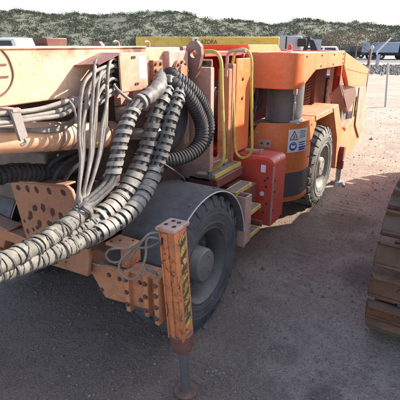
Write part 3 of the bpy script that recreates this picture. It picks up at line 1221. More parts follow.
hose_bundle(B3, .046, 'guard_dark', .051, .027, 5, 'hose_mid', (.12, .50), seed=4)


# paler guards and wraps lower down
def guard_run(pts, r, mat, pitch, width, part='spiral_guard', th=.006, seed=0, core=None, lump=0):
    path = resample(crom(pts, 12), .015)
    mb = MB()
    if core:
        mb.tube(path, lambda s: (lambda a: r * (1 + lump * (math.sin(47 * s + a * 2) * .5 + math.sin(113 * s + 3 * a + seed) * .5))), 18)
        o = mb.build('wrapped_bundle', core, RIG)
        tp = MB()
        tp.helix(path, lambda u: r * (1 + lump * .5) + .002 * math.sin(u * 60 + seed), .036, .030, .004, seed, .010, .3)
        tp.build('tape', core, o)
        g = MB()
        g.helix(path, r * (1 + lump * .9) + .004, pitch, width, th, seed, .012, .5)
        g.helix(path, r * (1 + lump * .9) + .004, -pitch * 1.8, width * .7, th, seed + 2, .012, .5)
        g.build('binding', mat, o)
    else:
        mb.helix(path, r, pitch, width, th, seed, .012, .2)
        mb.build(part, mat, RIG)


guard_run([B2[6], B2[7], B2[8], B2[9]], .055, 'guard', .056, .036, seed=3)
guard_run([B3[6], B3[7], B3[8], B3[9], B3[10]], .048, 'guard', .050, .033, seed=5)
# taped rope of hoses running forward past the camera
guard_run([(-.305, -.80, 1.245), (-.29, -.92, 1.215), (-.27, -1.05, 1.20), (-.24, -1.20, 1.20), (-.21, -1.40, 1.215), (-.18, -1.65, 1.25), (-.15, -1.95, 1.32)], .040, 'strap', .075, .008, core='cloth', th=.004, seed=1, lump=.10)
guard_run([B2[9], B2[10], B2[11], B2[12], B2[13]], .044, 'strap', .09, .008, core='cloth', th=.004, seed=2, lump=.08)
guard_run([B3[10], B3[11], B3[12], B3[13], B3[14]], .042, 'strap', .07, .007, core='cloth', th=.004, seed=4, lump=.09)
# grey sleeve where the drop hoses enter the wrap
mb = MB()
mb.tube(resample(crom([(-.315, -.775, 1.27), (-.305, -.83, 1.24), (-.29, -.93, 1.213)], 10), .01), lambda s: (lambda a: .044 + .0025 * math.sin(a * 3 + 20 * s)), 18)
mb.build('sleeve', 'guard_dark', RIG)
mb = MB()
mb.tube(crom([(-.29, -.86, 1.20), (-.27, -.88, 1.14), (-.27, -.84, 1.07), (-.29, -.76, 1.06), (-.30, -.70, 1.12)], 8), .006, 6).cut()
mb.tube(crom([(-.26, -.82, 1.19), (-.24, -.84, 1.25), (-.26, -.86, 1.28), (-.29, -.80, 1.28)], 8), .006, 6).cut()
mb.each('strap_tail', 'strap', RIG)

# black corrugated hoses looping down behind the pivot
mb = MB()
for pts, r in (([(-.47, .26, 1.90), (-.40, .22, 1.885), (-.34, .32, 1.80), (-.31, .44, 1.68), (-.30, .52, 1.55), (-.30, .52, 1.42), (-.33, .42, 1.32), (-.38, .28, 1.28), (-.48, .14, 1.27)], .040),
               ([(-.44, .20, 1.86), (-.36, .16, 1.84), (-.31, .24, 1.76), (-.29, .34, 1.64), (-.28, .40, 1.52), (-.28, .38, 1.40), (-.31, .28, 1.32), (-.37, .16, 1.29), (-.46, .05, 1.29)], .042)):
    path = resample(crom(pts, 12), .012)
    F = frames(path)
    mb.tube(path, lambda s, L=len(path): .048, 14)
    for i in range(1, len(path) - 1, 2):
        t = F[i][0]
        mb.cyl(path[i] - t * .006, path[i] + t * .006, .055, 16)
    mb.cut()
mb.each('corrugated_hose', 'hose', RIG)
mb = MB()
for k in range(5):
    mb.tube(crom([(-.52, .36 + .02 * k, 1.84), (-.44, .26 + .03 * k, 1.74), (-.40, .20 + .04 * k, 1.58), (-.42, .10 + .05 * k, 1.42), (-.50, .0 + .04 * k, 1.30), (-.62, -.10, 1.24)], 8), .017, 10).cut()
    mb.tube(crom([(-.50, .30, 1.86 - .02 * k), (-.40, .24 - .02 * k, 1.83), (-.36 + .01 * k, .10, 1.66), (-.37, .02 + .02 * k, 1.5), (-.40, -.02, 1.36), (-.5, -.05, 1.28)], 8), .013, 8).cut()
mb.tube(crom([(-.36, .0, 1.3), (-.33, .10, 1.22), (-.30, .17, 1.15), (-.30, .18, 1.11)], 8), .009, 8).cut()
mb.each('return_hose', 'hose', RIG)
# dusty flange lump above the loops
mb = MB()
mb.cyl((-.50, .30, 1.84), (-.40, .26, 1.845), .052, 14)
mb.obox((-.40, .16, 1.865), (.05, 0, 0), (0, .06, -.02), (0, .01, .025))
mb.obox((-.36, .20, 1.80), (.03, 0, 0), (0, .05, -.03), (0, .012, .018))
mb.build('hose_flange', 'clamp', RIG, bevel=.008)

# ---- operator bay and access ladder
mb = MB()
mb.box(-1.55, -.62, 1.0, 1.85, .72, 1.12)
mb.box(-1.5, -.58, 1.72, 1.80, 1.12, 2.02)
mb.box(-.95, -.88, .92, 1.72, 1.12, 2.0)
mb.box(-1.5, -.60, .98, 1.75, 2.0, 2.045)
bay = mb.build('operator_bay', 'red', RIG, bevel=.006)
mb = MB()
mb.box(-.86, -.62, 1.55, 1.70, 1.12, 1.75)
mb.box(-.87, -.70, .98, 1.30, 1.12, 1.50)
mb.obox((-.70, 1.40, 1.45), (.10, 0, 0), (0, .03, .05), (0, -.2, .2))
mb.build('control_console', 'canister', bay, bevel=.01)
mb = MB()
for a, b in (((-.66, .86, 1.98), (-.46, .86, 1.98)), ((-.46, .86, 1.98), (-.46, .86, 1.72)), ((-.66, .86, 1.72), (-.46, .86, 1.72)), ((-.66, .86, 1.98), (-.66, .86, 1.72)), ((-.62, .86, 1.42), (-.42, .86, 1.76)), ((-.64, .86, 1.95), (-.56, .86, 1.82)), ((-.56, .86, 1.82), (-.64, .86, 1.74))):
    mb.cyl(a, b, .008, 8)
mb.build('gauge_frame', 'pink', bay)
mb = MB()
mb.box(-.66, -.46, .872, .88, 1.72, 1.98)
mb.build('gauge_glass', 'glass', bay)
# orange post and panel between the rails
mb = MB()
mb.box(-.53, -.415, 1.10, 1.16, 1.02, 1.90)
mb.box(-.50, -.41, 1.16, 1.225, 1.02, 1.94)
mb.build('door_post', 'frame', bay, bevel=.006)
mb = MB()
mb.box(-.425, -.405, 1.23, 1.54, 1.10, 1.985)
pn = mb.build('side_panel', 'canopy', bay, bevel=.006)
mb = MB()
bolts(mb, [(-.405, 1.36, 1.80), (-.405, 1.36, 1.62)], (1, 0, 0), .012, .01)
mb.each('bolt', 'collar', pn)
mb = MB()
mb.tube(crom([(-.42, 1.05, 1.84), (-.415, 1.05, 1.96), (-.41, 1.05, 2.02), (-.38, 1.06, 2.05), (-.30, 1.06, 2.055), (-.24, 1.06, 2.055)], 8), .014, 10)
mb.build('pink_grab_rail', 'pink', bay)

# yellow hand rails
mb = MB()
mb.tube(crom([(-.55, .75, 2.045), (-.46, .75, 2.05), (-.38, .75, 2.05), (-.335, .75, 2.025), (-.308, .75, 1.96), (-.30, .75, 1.80), (-.285, .75, 1.55), (-.268, .75, 1.30), (-.268, .75, 1.19), (-.29, .75, 1.125), (-.35, .75, 1.075), (-.41, .76, 1.05), (-.47, .78, 1.05)], 10), .0150, 12)
mb.build('hand_rail', 'yellow', RIG)
mb = MB()
c = [(-.438, 1.20, 1.94), (-.415, 1.20, 2.03), (-.36, 1.20, 2.065), (-.29, 1.20, 2.05), (-.25, 1.20, 1.98), (-.24, 1.20, 1.80), (-.225, 1.20, 1.55), (-.21, 1.20, 1.30), (-.205, 1.20, 1.18), (-.235, 1.20, 1.105), (-.30, 1.20, 1.075), (-.36, 1.20, 1.105), (-.385, 1.20, 1.18), (-.40, 1.20, 1.35), (-.42, 1.20, 1.65), (-.436, 1.20, 1.90), (-.438, 1.20, 1.94)]
mb.tube(crom(c, 10), .0128, 12)
mb.build('hand_rail', 'yellow', RIG)

# step treads
def step(x0, x1, y0, y1, z):
    mb = MB()
    mb.box(x0 + .012, x1 - .012, y0 + .012, y1 - .012, z - .022, z - .004)
    k = int((x1 - x0) / .02)
    for i in range(1, k):
        x = x0 + (x1 - x0) * i / k
        mb.box(x - .003, x + .003, y0 + .014, y1 - .014, z - .006, z + .002)
    t = mb.build('step', 'tread', RIG)
    e = MB()
    e.box(x0, x0 + .014, y0, y1, z - .035, z + .004)
    e.box(x1 - .014, x1, y0, y1, z - .035, z + .004)
    e.box(x0 + .014, x1 - .014, y0, y0 + .014, z - .035, z + .003)
    e.box(x0 + .014, x1 - .014, y1 - .014, y1, z - .035, z + .003)
    e.build('step_edge', 'yellow', t, bevel=.003)


step(-.46, -.32, .70, 1.22, 1.025)
step(-.25, -.13, .74, 1.08, .885)
step(-.11, -.02, .78, 1.06, .695)
step(-.11, -.02, .78, 1.06, .46)
mb = MB()
mb.box(-.50, -.02, 1.10, 1.12, .44, .50)
mb.box(-.60, -.30, .70, 1.22, .90, .985)
mb.box(-.62, -.13, .95, 1.20, .60, .85)
mb.build('ladder_frame', 'darkred', RIG, bevel=.006)
# clutter on the platform
mb = MB()
mb.obox((-.50, 1.05, 1.06), (.10, .02, 0), (-.02, .06, 0), (0, 0, .012))
mb.prism([(1.0, 1.035), (1.3, 1.035), (1.18, 1.16)], 'X', -.52, -.50)
mb.build('platform_bracket', 'pink', RIG, bevel=.004)
mb = MB()
mb.cyl((-.46, .86, 1.03), (-.46, .86, 1.13), .016, 10)
mb.obox((-.52, .90, 1.05), (.03, 0, 0), (0, .05, 0), (0, 0, .02))
mb.obox((-.30, 1.42, 1.105), (.07, .015, 0), (-.006, .02, 0), (0, 0, .012))
mb.cyl((-.20, 1.42, 1.09), (-.20, 1.42, 1.13), .018, 10)
mb.build('lever', 'steel', RIG, bevel=.004)

# red side box
mb = MB()
def rounded_xz(x0, x1, z0, z1, r, n=6):
    o = [(x0, z0), (x1, z0)]
    for i in range(n + 1):
        a = math.pi / 2 * i / n
        o.append((x1 - r + r * math.cos(a), z1 - r + r * math.sin(a)))
    o.append((x0, z1))
    return o
mb.prism(rounded_xz(-.66, -.030, .36, 1.055, .068), 'Y', 1.32, 1.70)
rb = mb.build('side_box', 'red', RIG, bevel=.004)
mb = MB()
mb.prism(rounded_xz(-.66, -.02, .35, 1.07, .075), 'Y', 1.335, 1.60)
mb.build('box_shell', 'red', rb, bevel=.006)
mb = MB()
mb.prism([(1.326, .36), (1.345, .36), (1.345, .99), (1.326, .99)], 'X', -.030, -.012)
mb.build('edge_strip', 'pink', rb, bevel=.003)
mb = MB()
bolts(mb, [(-.085, 1.32, .78), (-.075, 1.32, .87), (-.10, 1.32, .84), (-.10, 1.32, .50), (-.07, 1.32, .60)], (0, -1, 0), .008, .008)
bolts(mb, [(-.02, 1.38, .84), (-.02, 1.38, .72), (-.02, 1.38, .52)], (1, 0, 0), .008, .008)
mb.each('bolt', 'ink', rb)
mb = MB()
mb.cyl((-.125, 1.3195, .70), (-.125, 1.316, .70), .024, 20).cut()
mb.box(-.15, -.10, 1.3165, 1.3195, .925, 1.0).cut()
mb.each('sticker', 'white', rb)

# ---- rear body: curved nose tank
TX0, TY0, TRAD = 0.0, 1.86, .44     # outer face x, front face y, corner radius


def tank_pt(s, z, off=0):
    """s: distance along the shell from the inner front edge"""
    f = .50 - TRAD + .05
    L = TRAD * math.pi / 2
    if s < f:
        return V(TX0 - TRAD - f + s, TY0 - off, z)
    if s < f + L:
        a = (s - f) / TRAD
        c = V(TX0 - TRAD, TY0 + TRAD, z)
        return c + V(math.sin(a), -math.cos(a), 0) * (TRAD + off)
    return V(TX0 + off, TY0 + TRAD + (s - f - L), z)


TLEN = (.50 - TRAD + .05) + TRAD * math.pi / 2 + .12


def shell(s0, s1, zlo, zhi, t, off=0, n=28):
    mb = MB()
    for i in range(n):
        a, b = s0 + (s1 - s0) * i / n, s0 + (s1 - s0) * (i + 1) / n
        za0, za1 = zlo(a) if callable(zlo) else zlo, zhi(a) if callable(zhi) else zhi
        zb0, zb1 = zlo(b) if callable(zlo) else zlo, zhi(b) if callable(zhi) else zhi
        mb.hexa([tank_pt(a, za0, off - t), tank_pt(b, zb0, off - t), tank_pt(b, zb0, off), tank_pt(a, za0, off)],
                [tank_pt(a, za1, off - t), tank_pt(b, zb1, off - t), tank_pt(b, zb1, off), tank_pt(a, za1, off)])
    bm_weld(mb)
    return mb


def bm_weld(mb):
    key = {}
    idx = []
    nv = []
    for p in mb.v:
        k = (round(p.x, 5), round(p.y, 5), round(p.z, 5))
        if k not in key:
            key[k] = len(nv)
            nv.append(p)
        idx.append(key[k])
    fs = {}
    for f in mb.f:
        g = tuple(idx[i] for i in f)
        if len(set(g)) < 3:
            continue
        k = tuple(sorted(set(g)))
        if k in fs:
            fs[k] = None
        else:
            fs[k] = g
    mb.v = nv
    mb.f = [g for g in fs.values() if g]


top_edge = lambda s: 1.305 - max(0, .12 - s) * 1.6
tank = shell(0, TLEN, .40, top_edge, .02, 0).build('curved_tank', 'tank', RIG, smooth=40)
shell(.0, TLEN - .01, .44, .735, .003, .003).build('dark_band', 'band', tank, smooth=40)
shell(-.001, TLEN, .385, .43, .03, .006).build('tank_lip', 'tank', tank, smooth=40)
# deck closing the tank at the top
mb = MB()
ed = [tank_pt(TLEN * i / 20, 1.285, -.025) for i in range(21)]
mb.hexa([(p.x, p.y, 1.265) for p in ed] + [(-.55, 2.75, 1.265)], [(p.x, p.y, 1.285) for p in ed] + [(-.55, 2.75, 1.285)]).cut()
mb.hexa([(p.x, p.y, .40) for p in ed] + [(-.55, 2.75, .40)], [(p.x, p.y, .44) for p in ed] + [(-.55, 2.75, .44)]).cut()
mb.each('tank_deck', 'brown', tank)


# signs on the tank
def on_tank(poly, off, mat, name, parent, t=.001):
    """a flat mark laid on the curved shell; poly in (s, z)"""
    mb = MB()
    n = len(poly)
    cx = sum(p[0] for p in poly) / n
    cz = sum(p[1] for p in poly) / n
    vs = [tank_pt(cx, cz, off)] + [tank_pt(s, z, off) for s, z in poly]
    fs = [(0, 1 + i, 1 + (i + 1) % n) for i in range(n)]
    mb.add(vs, fs)
    return mb


def grid_rect(s0, s1, z0, z1, n=10):
    return [(s0 + (s1 - s0) * i / n, z0) for i in range(n + 1)] + [(s1 - (s1 - s0) * i / n, z1) for i in range(n + 1)]


def strip_on_tank(mb, s0, s1, z0, z1, off, n=6):
    for i in range(n):
        a, b = s0 + (s1 - s0) * i / n, s0 + (s1 - s0) * (i + 1) / n
        mb.add([tank_pt(a, z0, off), tank_pt(b, z0, off), tank_pt(b, z1, off), tank_pt(a, z1, off)], [(0, 1, 2, 3)])


SG0, SG1, SZ0, SZ1 = .455, .745, .975, 1.235
mb = MB()
strip_on_tank(mb, SG0, SG1, SZ0, SZ1, .0035, 14)
sign = mb.build('warning_sign', 'white', tank)


def su(u):
    return SG0 + (SG1 - SG0) * u


def sz(v):
    return SZ0 + (SZ1 - SZ0) * v


ink = MB()
tri = [(.08, .55), (.42, .55), (.25, .92)]


def line(mb, p, q, wd, off=.0048):
    (a, b), (c, d) = p, q
    n = 4
    dx, dz = (c - a) * (SG1 - SG0), (d - b) * (SZ1 - SZ0)
    l = math.hypot(dx, dz)
    nx, nz = -dz / l * wd, dx / l * wd
    for i in range(n):
        t0, t1 = i / n, (i + 1) / n
        pts = []
        for t, s in ((t0, -1), (t1, -1), (t1, 1), (t0, 1)):
            pts.append(tank_pt(su(a + (c - a) * t) + s * nx, sz(b + (d - b) * t) + s * nz, off))
        mb.add(pts, [(0, 1, 2, 3)])


for i in range(3):
    line(ink, tri[i], tri[(i + 1) % 3], .0042)
line(ink, (.25, .62), (.25, .78), .0035)
line(ink, (.21, .60), (.27, .68), .003)
line(ink, (.29, .60), (.24, .72), .003)
for v, u1 in ((.90, .86), (.83, .92), (.76, .84), (.69, .93), (.62, .88)):
    line(ink, (.54, v), (u1, v), .0028)
ink.build('sign_print', 'ink', sign)
blue = MB()
c0 = (.24, .26)
pts = [(c0[0] + .185 * math.cos(2 * math.pi * k / 28) * (SZ1 - SZ0) / (SG1 - SG0), c0[1] + .185 * math.sin(2 * math.pi * k / 28)) for k in range(28)]
vs = [tank_pt(su(c0[0]), sz(c0[1]), .0048)] + [tank_pt(su(u), sz(v), .0048) for u, v in pts]
blue.add(vs, [(0, 1 + i, 1 + (i + 1) % 28) for i in range(28)])
for v, u1, wd in ((.40, .93, .0055), (.30, .88, .0055), (.18, .94, .010), (.08, .92, .009)):
    line(blue, (.52, v), (u1, v), wd)
blue.build('sign_print', 'blue', sign)
wh = MB()
# head with ear muffs
line(wh, (.24, .17), (.24, .31), .022, .0058)
line(wh, (.15, .22), (.15, .32), .0075, .0060)
line(wh, (.33, .22), (.33, .32), .0075, .0060)
line(wh, (.15, .33), (.19, .39), .003, .0060)
line(wh, (.19, .39), (.29, .39), .003, .0060)
line(wh, (.29, .39), (.33, .33), .003, .0060)
wh.build('sign_print', 'white', sign)
mb = MB()
strip_on_tank(mb, .135, .27, 1.03, 1.125, .0035, 4)
mb.cut()
strip_on_tank(mb, .085, .13, 1.185, 1.215, .0035, 4)
mb.cut()
sm = mb.each('small_plate', 'pink', tank)[0]
mb = MB()
for u in (.165, .235):
    strip_on_tank(mb, u - .012, u + .012, 1.068, 1.092, .0048, 2)
    mb.cut()
mb.each('sign_print', 'ink', sm)

mb = MB()
for k in range(5):
    p = tank_pt(TLEN - .03, .48 + .19 * k)
    mb.cyl(p - V(.004, 0, 0), p + V(.008, 0, 0), .009, 8).cut()
for k in range(4):
    p = tank_pt(.03 + .0 * k, .50 + .2 * k)
    mb.cyl(p + V(0, .004, 0), p - V(0, .008, 0), .009, 8).cut()
mb.each('bolt', 'collar', tank)
# engine canister and stack behind the tank
mb = MB()
mb.cyl((-.275, 2.20, 1.28), (-.275, 2.20, 1.72), .205, 36)
mb.cyl((-.275, 2.20, 1.30), (-.275, 2.20, 1.33), .212, 36)
can = mb.build('air_canister', 'canister', RIG, bevel=.006)
mb = MB()
mb.cyl((-.115, 2.06, 1.30), (-.115, 2.06, 1.66), .011, 10)
mb.cyl((-.115, 2.06, 1.40), (-.115, 2.06, 1.52), .018, 10)
mb.box(-.135, -.095, 2.04, 2.08, 1.60, 1.66)
mb.obox((-.10, 2.10, 1.305), (.05, .02, 0), (-.01, .05, 0), (0, 0, .02))
mb.build('sight_tube', 'steel', can, bevel=.003)
mb = MB()
rng = random.Random(8)
for k in range(16):
    x, y = -.60 + .02 * rng.uniform(-3, 4), 1.95 + rng.uniform(-.1, .1)
    mb.tube(crom([(x, y, 1.2), (x + rng.uniform(-.07, .07), y - .05, 1.33), (x + rng.uniform(-.1, .1), y, 1.5), (x + rng.uniform(-.1, .1), y + .1, 1.72)], 7), rng.choice((.010, .015, .02)), 8).cut()
mb.each('engine_hose', 'hose', RIG)
mb = MB()
mb.tube(crom([(-.56, 1.90, 1.3), (-.52, 1.88, 1.42), (-.55, 1.9, 1.55), (-.53, 1.95, 1.7)], 7), .014, 8)
mb.obox((-.52, 1.90, 1.40), (.015, 0, 0), (0, .015, 0), (.02, 0, .08))
mb.build('engine_bracket', 'pink', RIG)

# canopy with rounded nose
def nose_outline(x_in, x_out, y0, y1, r, n=14):
    o = [(x_in, y0)]
    for i in range(n + 1):
        a = math.pi / 2 * i / n
        o.append((x_out - r + r * math.sin(a), y0 + r - r * math.cos(a)))
    o.append((x_out, y1))
    return o


NO = nose_outline(-.62, -.02, 1.78, 3.70, .20)


def low(y):
    if y < 1.95:
        return 1.675
    if y < 2.42:
        return 1.675 + (y - 1.95) / .47 * .165
    return 1.84


mb = MB()
pts = []
dense = []
for a, b in zip(NO, NO[1:]):
    k = 1
    if b[1] - a[1] > .5:
        ys = [a[1], 1.95, 2.42, b[1]]
        ys = [y for y in ys if y >= a[1] - 1e-6]
        for y in sorted(set(ys))[:-1]:
            dense.append((a[0], y))
        continue
    dense.append(a)
dense.append(NO[-1])
out = dense
n = len(out)
tn = .03
inn = []
for i in range(n):
    a, b = out[max(0, i - 1)], out[min(n - 1, i + 1)]
    t = Vector((b[0] - a[0], b[1] - a[1])).normalized()
    inn.append((out[i][0] - t.y * tn, out[i][1] + t.x * tn))
for i in range(n - 1):
    q = []
    for (p, z) in ((out[i], 0), (out[i + 1], 0), (inn[i + 1], 0), (inn[i], 0)):
        q.append(p)
    l0, l1 = low(out[i][1]), low(out[i + 1][1])
    mb.hexa([(out[i][0], out[i][1], l0), (out[i + 1][0], out[i + 1][1], l1), (inn[i + 1][0], inn[i + 1][1], l1), (inn[i][0], inn[i][1], l0)],
            [(out[i][0], out[i][1], 2.03), (out[i + 1][0], out[i + 1][1], 2.03), (inn[i + 1][0], inn[i + 1][1], 2.03), (inn[i][0], inn[i][1], 2.03)])
bm_weld(mb)
canopy = mb.build('engine_canopy', 'canopy', RIG, smooth=40, bevel=.008)
mb = MB()
mb.hexa([(x, y, 1.995) for x, y in inn] + [(-1.45, 3.70, 1.995), (-1.45, 1.81, 1.995)], [(x, y, 2.018) for x, y in inn] + [(-1.45, 3.70, 2.018), (-1.45, 1.81, 2.018)])
mb.box(-1.45, -.65, 1.80, 1.83, 1.68, 1.994)
mb.build('canopy_top', 'canopy', canopy)
mb = MB()
mb.hexa([(-1.30, 1.92, 2.02), (-.60, 1.92, 2.02), (-.60, 2.85, 2.02), (-1.30, 2.85, 2.02)], [(-1.25, 1.86, 2.105), (-.60, 1.86, 2.105), (-.60, 2.70, 2.105), (-1.25, 2.70, 2.105)])
mb.slab([(-.598, 1.92, 2.02), (-.598, 2.85, 2.02), (-.52, 2.83, 1.96 + .06), (-.52, 1.96, 2.02)], .01)
mb.build('roof_hatch', 'canopy', canopy, bevel=.006)
mb = MB()
mb.cyl((-.30, 2.30, 2.018), (-.30, 2.30, 2.05), .030, 16)
bc = mb.build('beacon', 'whitebody', canopy)
mb = MB()
mb.lathe([(.024, 0), (.026, .03), (.018, .055), (0, .06)], (-.30, 2.30, 2.05), (0, 0, 1), 16)
mb.build('beacon_lens', 'amber', bc)

mb = MB()
for y, z in ((2.05, 1.99), (2.6, 1.99), (3.15, 1.99), (3.62, 1.99), (2.6, 1.875), (3.15, 1.875), (3.62, 1.875), (3.62, 1.93)):
    mb.cyl((-.022, y, z), (-.012, y, z), .010, 8).cut()
mb.each('bolt', 'collar', canopy)
mb = MB()
mb.slab([(-.0192, 2.86, 2.028), (-.0192, 2.86, 1.845), (-.0192, 2.866, 1.845), (-.0192, 2.866, 2.028)], .001)
mb.build('seam', 'collar', canopy)
# recess under the canopy
mb = MB()
mb.box(-1.4, -.50, 2.42, 4.72, .80, 1.98)
mb.box(-1.38, -.48, 4.72, 5.9, .80, 1.58)
mb.build('engine_block', 'darkred', RIG, bevel=.01)
mb = MB()
for k in range(12):
    z = 1.30 + .040 * k
    mb.tube(crom([(-.495, 3.50, z), (-.44, 3.58, z + .012), (-.44, 3.68, z + .03), (-.495, 3.78, z + .04)], 5), .010, 6).cut()
mb.each('louvre', 'darkred', RIG)
mb = MB()
mb.box(-.50, -.42, 3.86, 4.38, 1.20, 1.86)
mb.build('cooler_panel', 'lug', RIG, bevel=.006)
mb = MB()
mb.box(-.36, -.30, 4.36, 4.41, 1.15, 1.86)
mb.build('white_post', 'whitebody', RIG, bevel=.004)
mb = MB()
mb.box(-.33, -.24, 4.45, 4.56, .90, 1.98)
mb.build('red_post', 'red', RIG, bevel=.006)
mb = MB()
mb.box(-.55, -.03, 2.66, 3.55, 1.235, 1.300)
mb.build('deck_edge', 'rear', RIG, bevel=.006)
mb = MB()
mb.prism([(2.46, .95), (2.46, 1.28), (2.62, 1.30), (2.74, 1.20), (2.64, 1.06)], 'X', -.32, -.04)
mb.build('wheel_arch', 'canopy', RIG, bevel=.006)
# arch plate behind the rear wheel
mb = MB()
mb.prism([(3.42, 1.30), (3.70, 1.32), (4.12, .90), (4.45, .78), (4.45, .32), (3.98, .30), (3.86, .80)], 'X', -.36, -.02)
mb.build('wheel_arch', 'rear', RIG, bevel=.008)

# rear side panel under the roof line, sloping down to the tail
mb = MB()
mb.prism([(3.78, 2.01), (3.78, 1.84), (4.25, 1.52), (5.55, 1.42), (5.72, 1.70)], 'X', -.10, -.03)
mb.prism([(3.78, 2.01), (5.72, 1.70), (5.72, 1.66), (3.78, 1.97)], 'X', -1.5, -.10)
rp = mb.build('rear_panel', 'canopy', RIG, bevel=.006)
mb = MB()
mb.slab([(-.029, 3.80, 1.797), (-.029, 5.66, 1.625), (-.029, 5.66, 1.617), (-.029, 3.80, 1.789)], .002)
mb.build('panel_seam', 'collar', rp)
mb = MB()
mb.box(-1.45, -.06, 3.71, 3.77, 1.86, 2.03)
mb.box(-.10, -.045, 3.71, 3.765, 1.70, 1.86)
mb.build('roof_bulkhead', 'red', RIG, bevel=.005)
# tail body
mb = MB()
mb.prism([(4.46, .86), (5.0, .95), (6.1, 1.0), (6.25, .70), (6.2, .42), (5.2, .30), (4.46, .34)], 'X', -1.6, -.04)
mb.build('tail_body', 'rear', RIG, bevel=.01)
# hanging brown sheet and the torn cover beside it
mb = MB()
mb.slab([(-.035, 5.02, 1.44), (-.035, 5.62, 1.40), (-.03, 6.05, .62), (-.03, 5.62, .48), (-.035, 5.12, .80)], .02)
mb.build('brown_side_sheet', 'brown', RIG, bevel=.004)
mb = MB()
mb.slab([(-.10, 4.0, 1.56), (-.06, 4.85, 1.46), (-.05, 5.0, 1.30), (-.10, 4.72, 1.06)], .012)
mb.slab([(-.11, 4.0, 1.56), (-.11, 4.72, 1.06), (-.22, 4.55, 1.04), (-.26, 4.05, 1.40)], .012)
mb.build('torn_cover', 'lug', RIG, bevel=.003)
mb = MB()
mb.box(-.34, -.14, 4.50, 4.98, .86, 1.30)
mb.build('rear_engine', 'hub', RIG, bevel=.02)
mb = MB()
mb.box(-.07, -.055, 4.95, 5.14, .88, 1.28)
yl = mb.build('yellow_tag_plate', 'yellow', RIG)
mb = MB()
mb.box(-.055, -.052, 5.02, 5.06, .92, 1.22)
mb.build('tag_stripe', 'ink', yl)

# rear jack
def rear_jack(X, s):
    mb = MB()
    mb.box(min(X(-.05), X(.05)), max(X(-.05), X(.05)), 4.12, 4.24, .40, .62)
    mb.cyl((X(0), 4.18, .26), (X(0), 4.18, .40), .062, 16)
    j = mb.build('rear_jack', 'darkred', RIG, bevel=.006)
    m = MB()
    m.cyl((X(0), 4.18, .04), (X(0), 4.18, .27), .040, 16)
    m.build('rod', 'chrome', j)
    m = MB()
    m.cyl((X(0), 4.18, .0), (X(0), 4.18, .045), .12, 20, .09)
    m.build('foot_pad', 'chrome', j)


mirror_part(rear_jack)


# ------------------------------------------------------------------ the excavator on the right
EX = thing('excavator', (2.45, 2.8, 0), 'tracked excavator with rusty grousered crawler tracks parked right of the drilling rig', 'excavator')
TR, TY_A, TY_B = .50, .86, 5.3


def track_path(s):
    """outer pin line of the track: returns point (y, z), tangent, outward normal"""
    L = TY_B - TY_A
    H = math.pi * TR
    zc = TR + .075
    s %= (2 * L + 2 * H)
    if s < L:
        return (TY_B - s, zc - TR), (-1, 0), (0, -1)
    s -= L
    if s < H:
        a = s / TR
        return (TY_A - TR * math.sin(a), zc - TR * math.cos(a)), (-math.cos(a), math.sin(a)), (-math.sin(a), -math.cos(a))
    s -= H
    if s < L:
        return (TY_A + s, zc + TR), (1, 0), (0, 1)
    s -= L
    a = s / TR
    return (TY_B + TR * math.sin(a), zc + TR * math.cos(a)), (math.cos(a), -math.sin(a)), (math.sin(a), math.cos(a))


TX_A, TX_B = 1.09, 1.69
mb = MB()
mb.box(1.28, 1.50, .9, 4.8, .22, .92)
mb.cyl((1.26, TY_A, TR + .075), (1.52, TY_A, TR + .075), .40, 36)
mb.cyl((1.26, TY_B, TR + .075), (1.52, TY_B, TR + .075), .40, 36)
PITCH = (2 * (TY_B - TY_A) + 2 * math.pi * TR) / 58
for k in range(58):
    (y, z), t, n = track_path(k * PITCH)
    for x in (1.30, 1.44):
        mb.obox((x, y - n[0] * .035, z - n[1] * .035), (.022, 0, 0), (0, t[0] * .10, t[1] * .10), (0, n[0] * .035, n[1] * .035))
track = mb.build('track', 'chain', EX, bevel=.005)
for k in range(58):
    (y, z), t, n = track_path(k * PITCH + .06)
    mb = MB()
    T3, N3 = V(0, t[0], t[1]), V(0, n[0], n[1])
    c = V((TX_A + TX_B) / 2, y, z)
    hw = (TX_B - TX_A) / 2
    mb.obox(c + N3 * .016, (hw, 0, 0), T3 * .082, N3 * .014)
    # tall grouser at one edge with chamfered ends, lower lip at the other
    g0 = c + T3 * .076
    mb.hexa([g0 + V(-hw, 0, 0) - T3 * .014 + N3 * .02, g0 + V(hw, 0, 0) - T3 * .014 + N3 * .02, g0 + V(hw, 0, 0) + T3 * .014 + N3 * .02, g0 + V(-hw, 0, 0) + T3 * .014 + N3 * .02],
            [g0 + V(-hw + .02, 0, 0) - T3 * .008 + N3 * .072, g0 + V(hw - .02, 0, 0) - T3 * .008 + N3 * .072, g0 + V(hw - .02, 0, 0) + T3 * .008 + N3 * .072, g0 + V(-hw + .02, 0, 0) + T3 * .008 + N3 * .072])
    g1 = c - T3 * .070
    mb.obox(g1 + N3 * .034, (hw - .006, 0, 0), T3 * .010, N3 * .012)
    for x in (-.11, -.05, .05, .11):
        p = c + V(x, 0, 0) + T3 * .01
        mb.cyl(p + N3 * .028, p + N3 * .046, .014, 6)
    mb.build('track_shoe', 'shoe', track, bevel=.005, smooth=30)
tr2 = copy_tree(track, EX)
tr2.location.x += 2.1

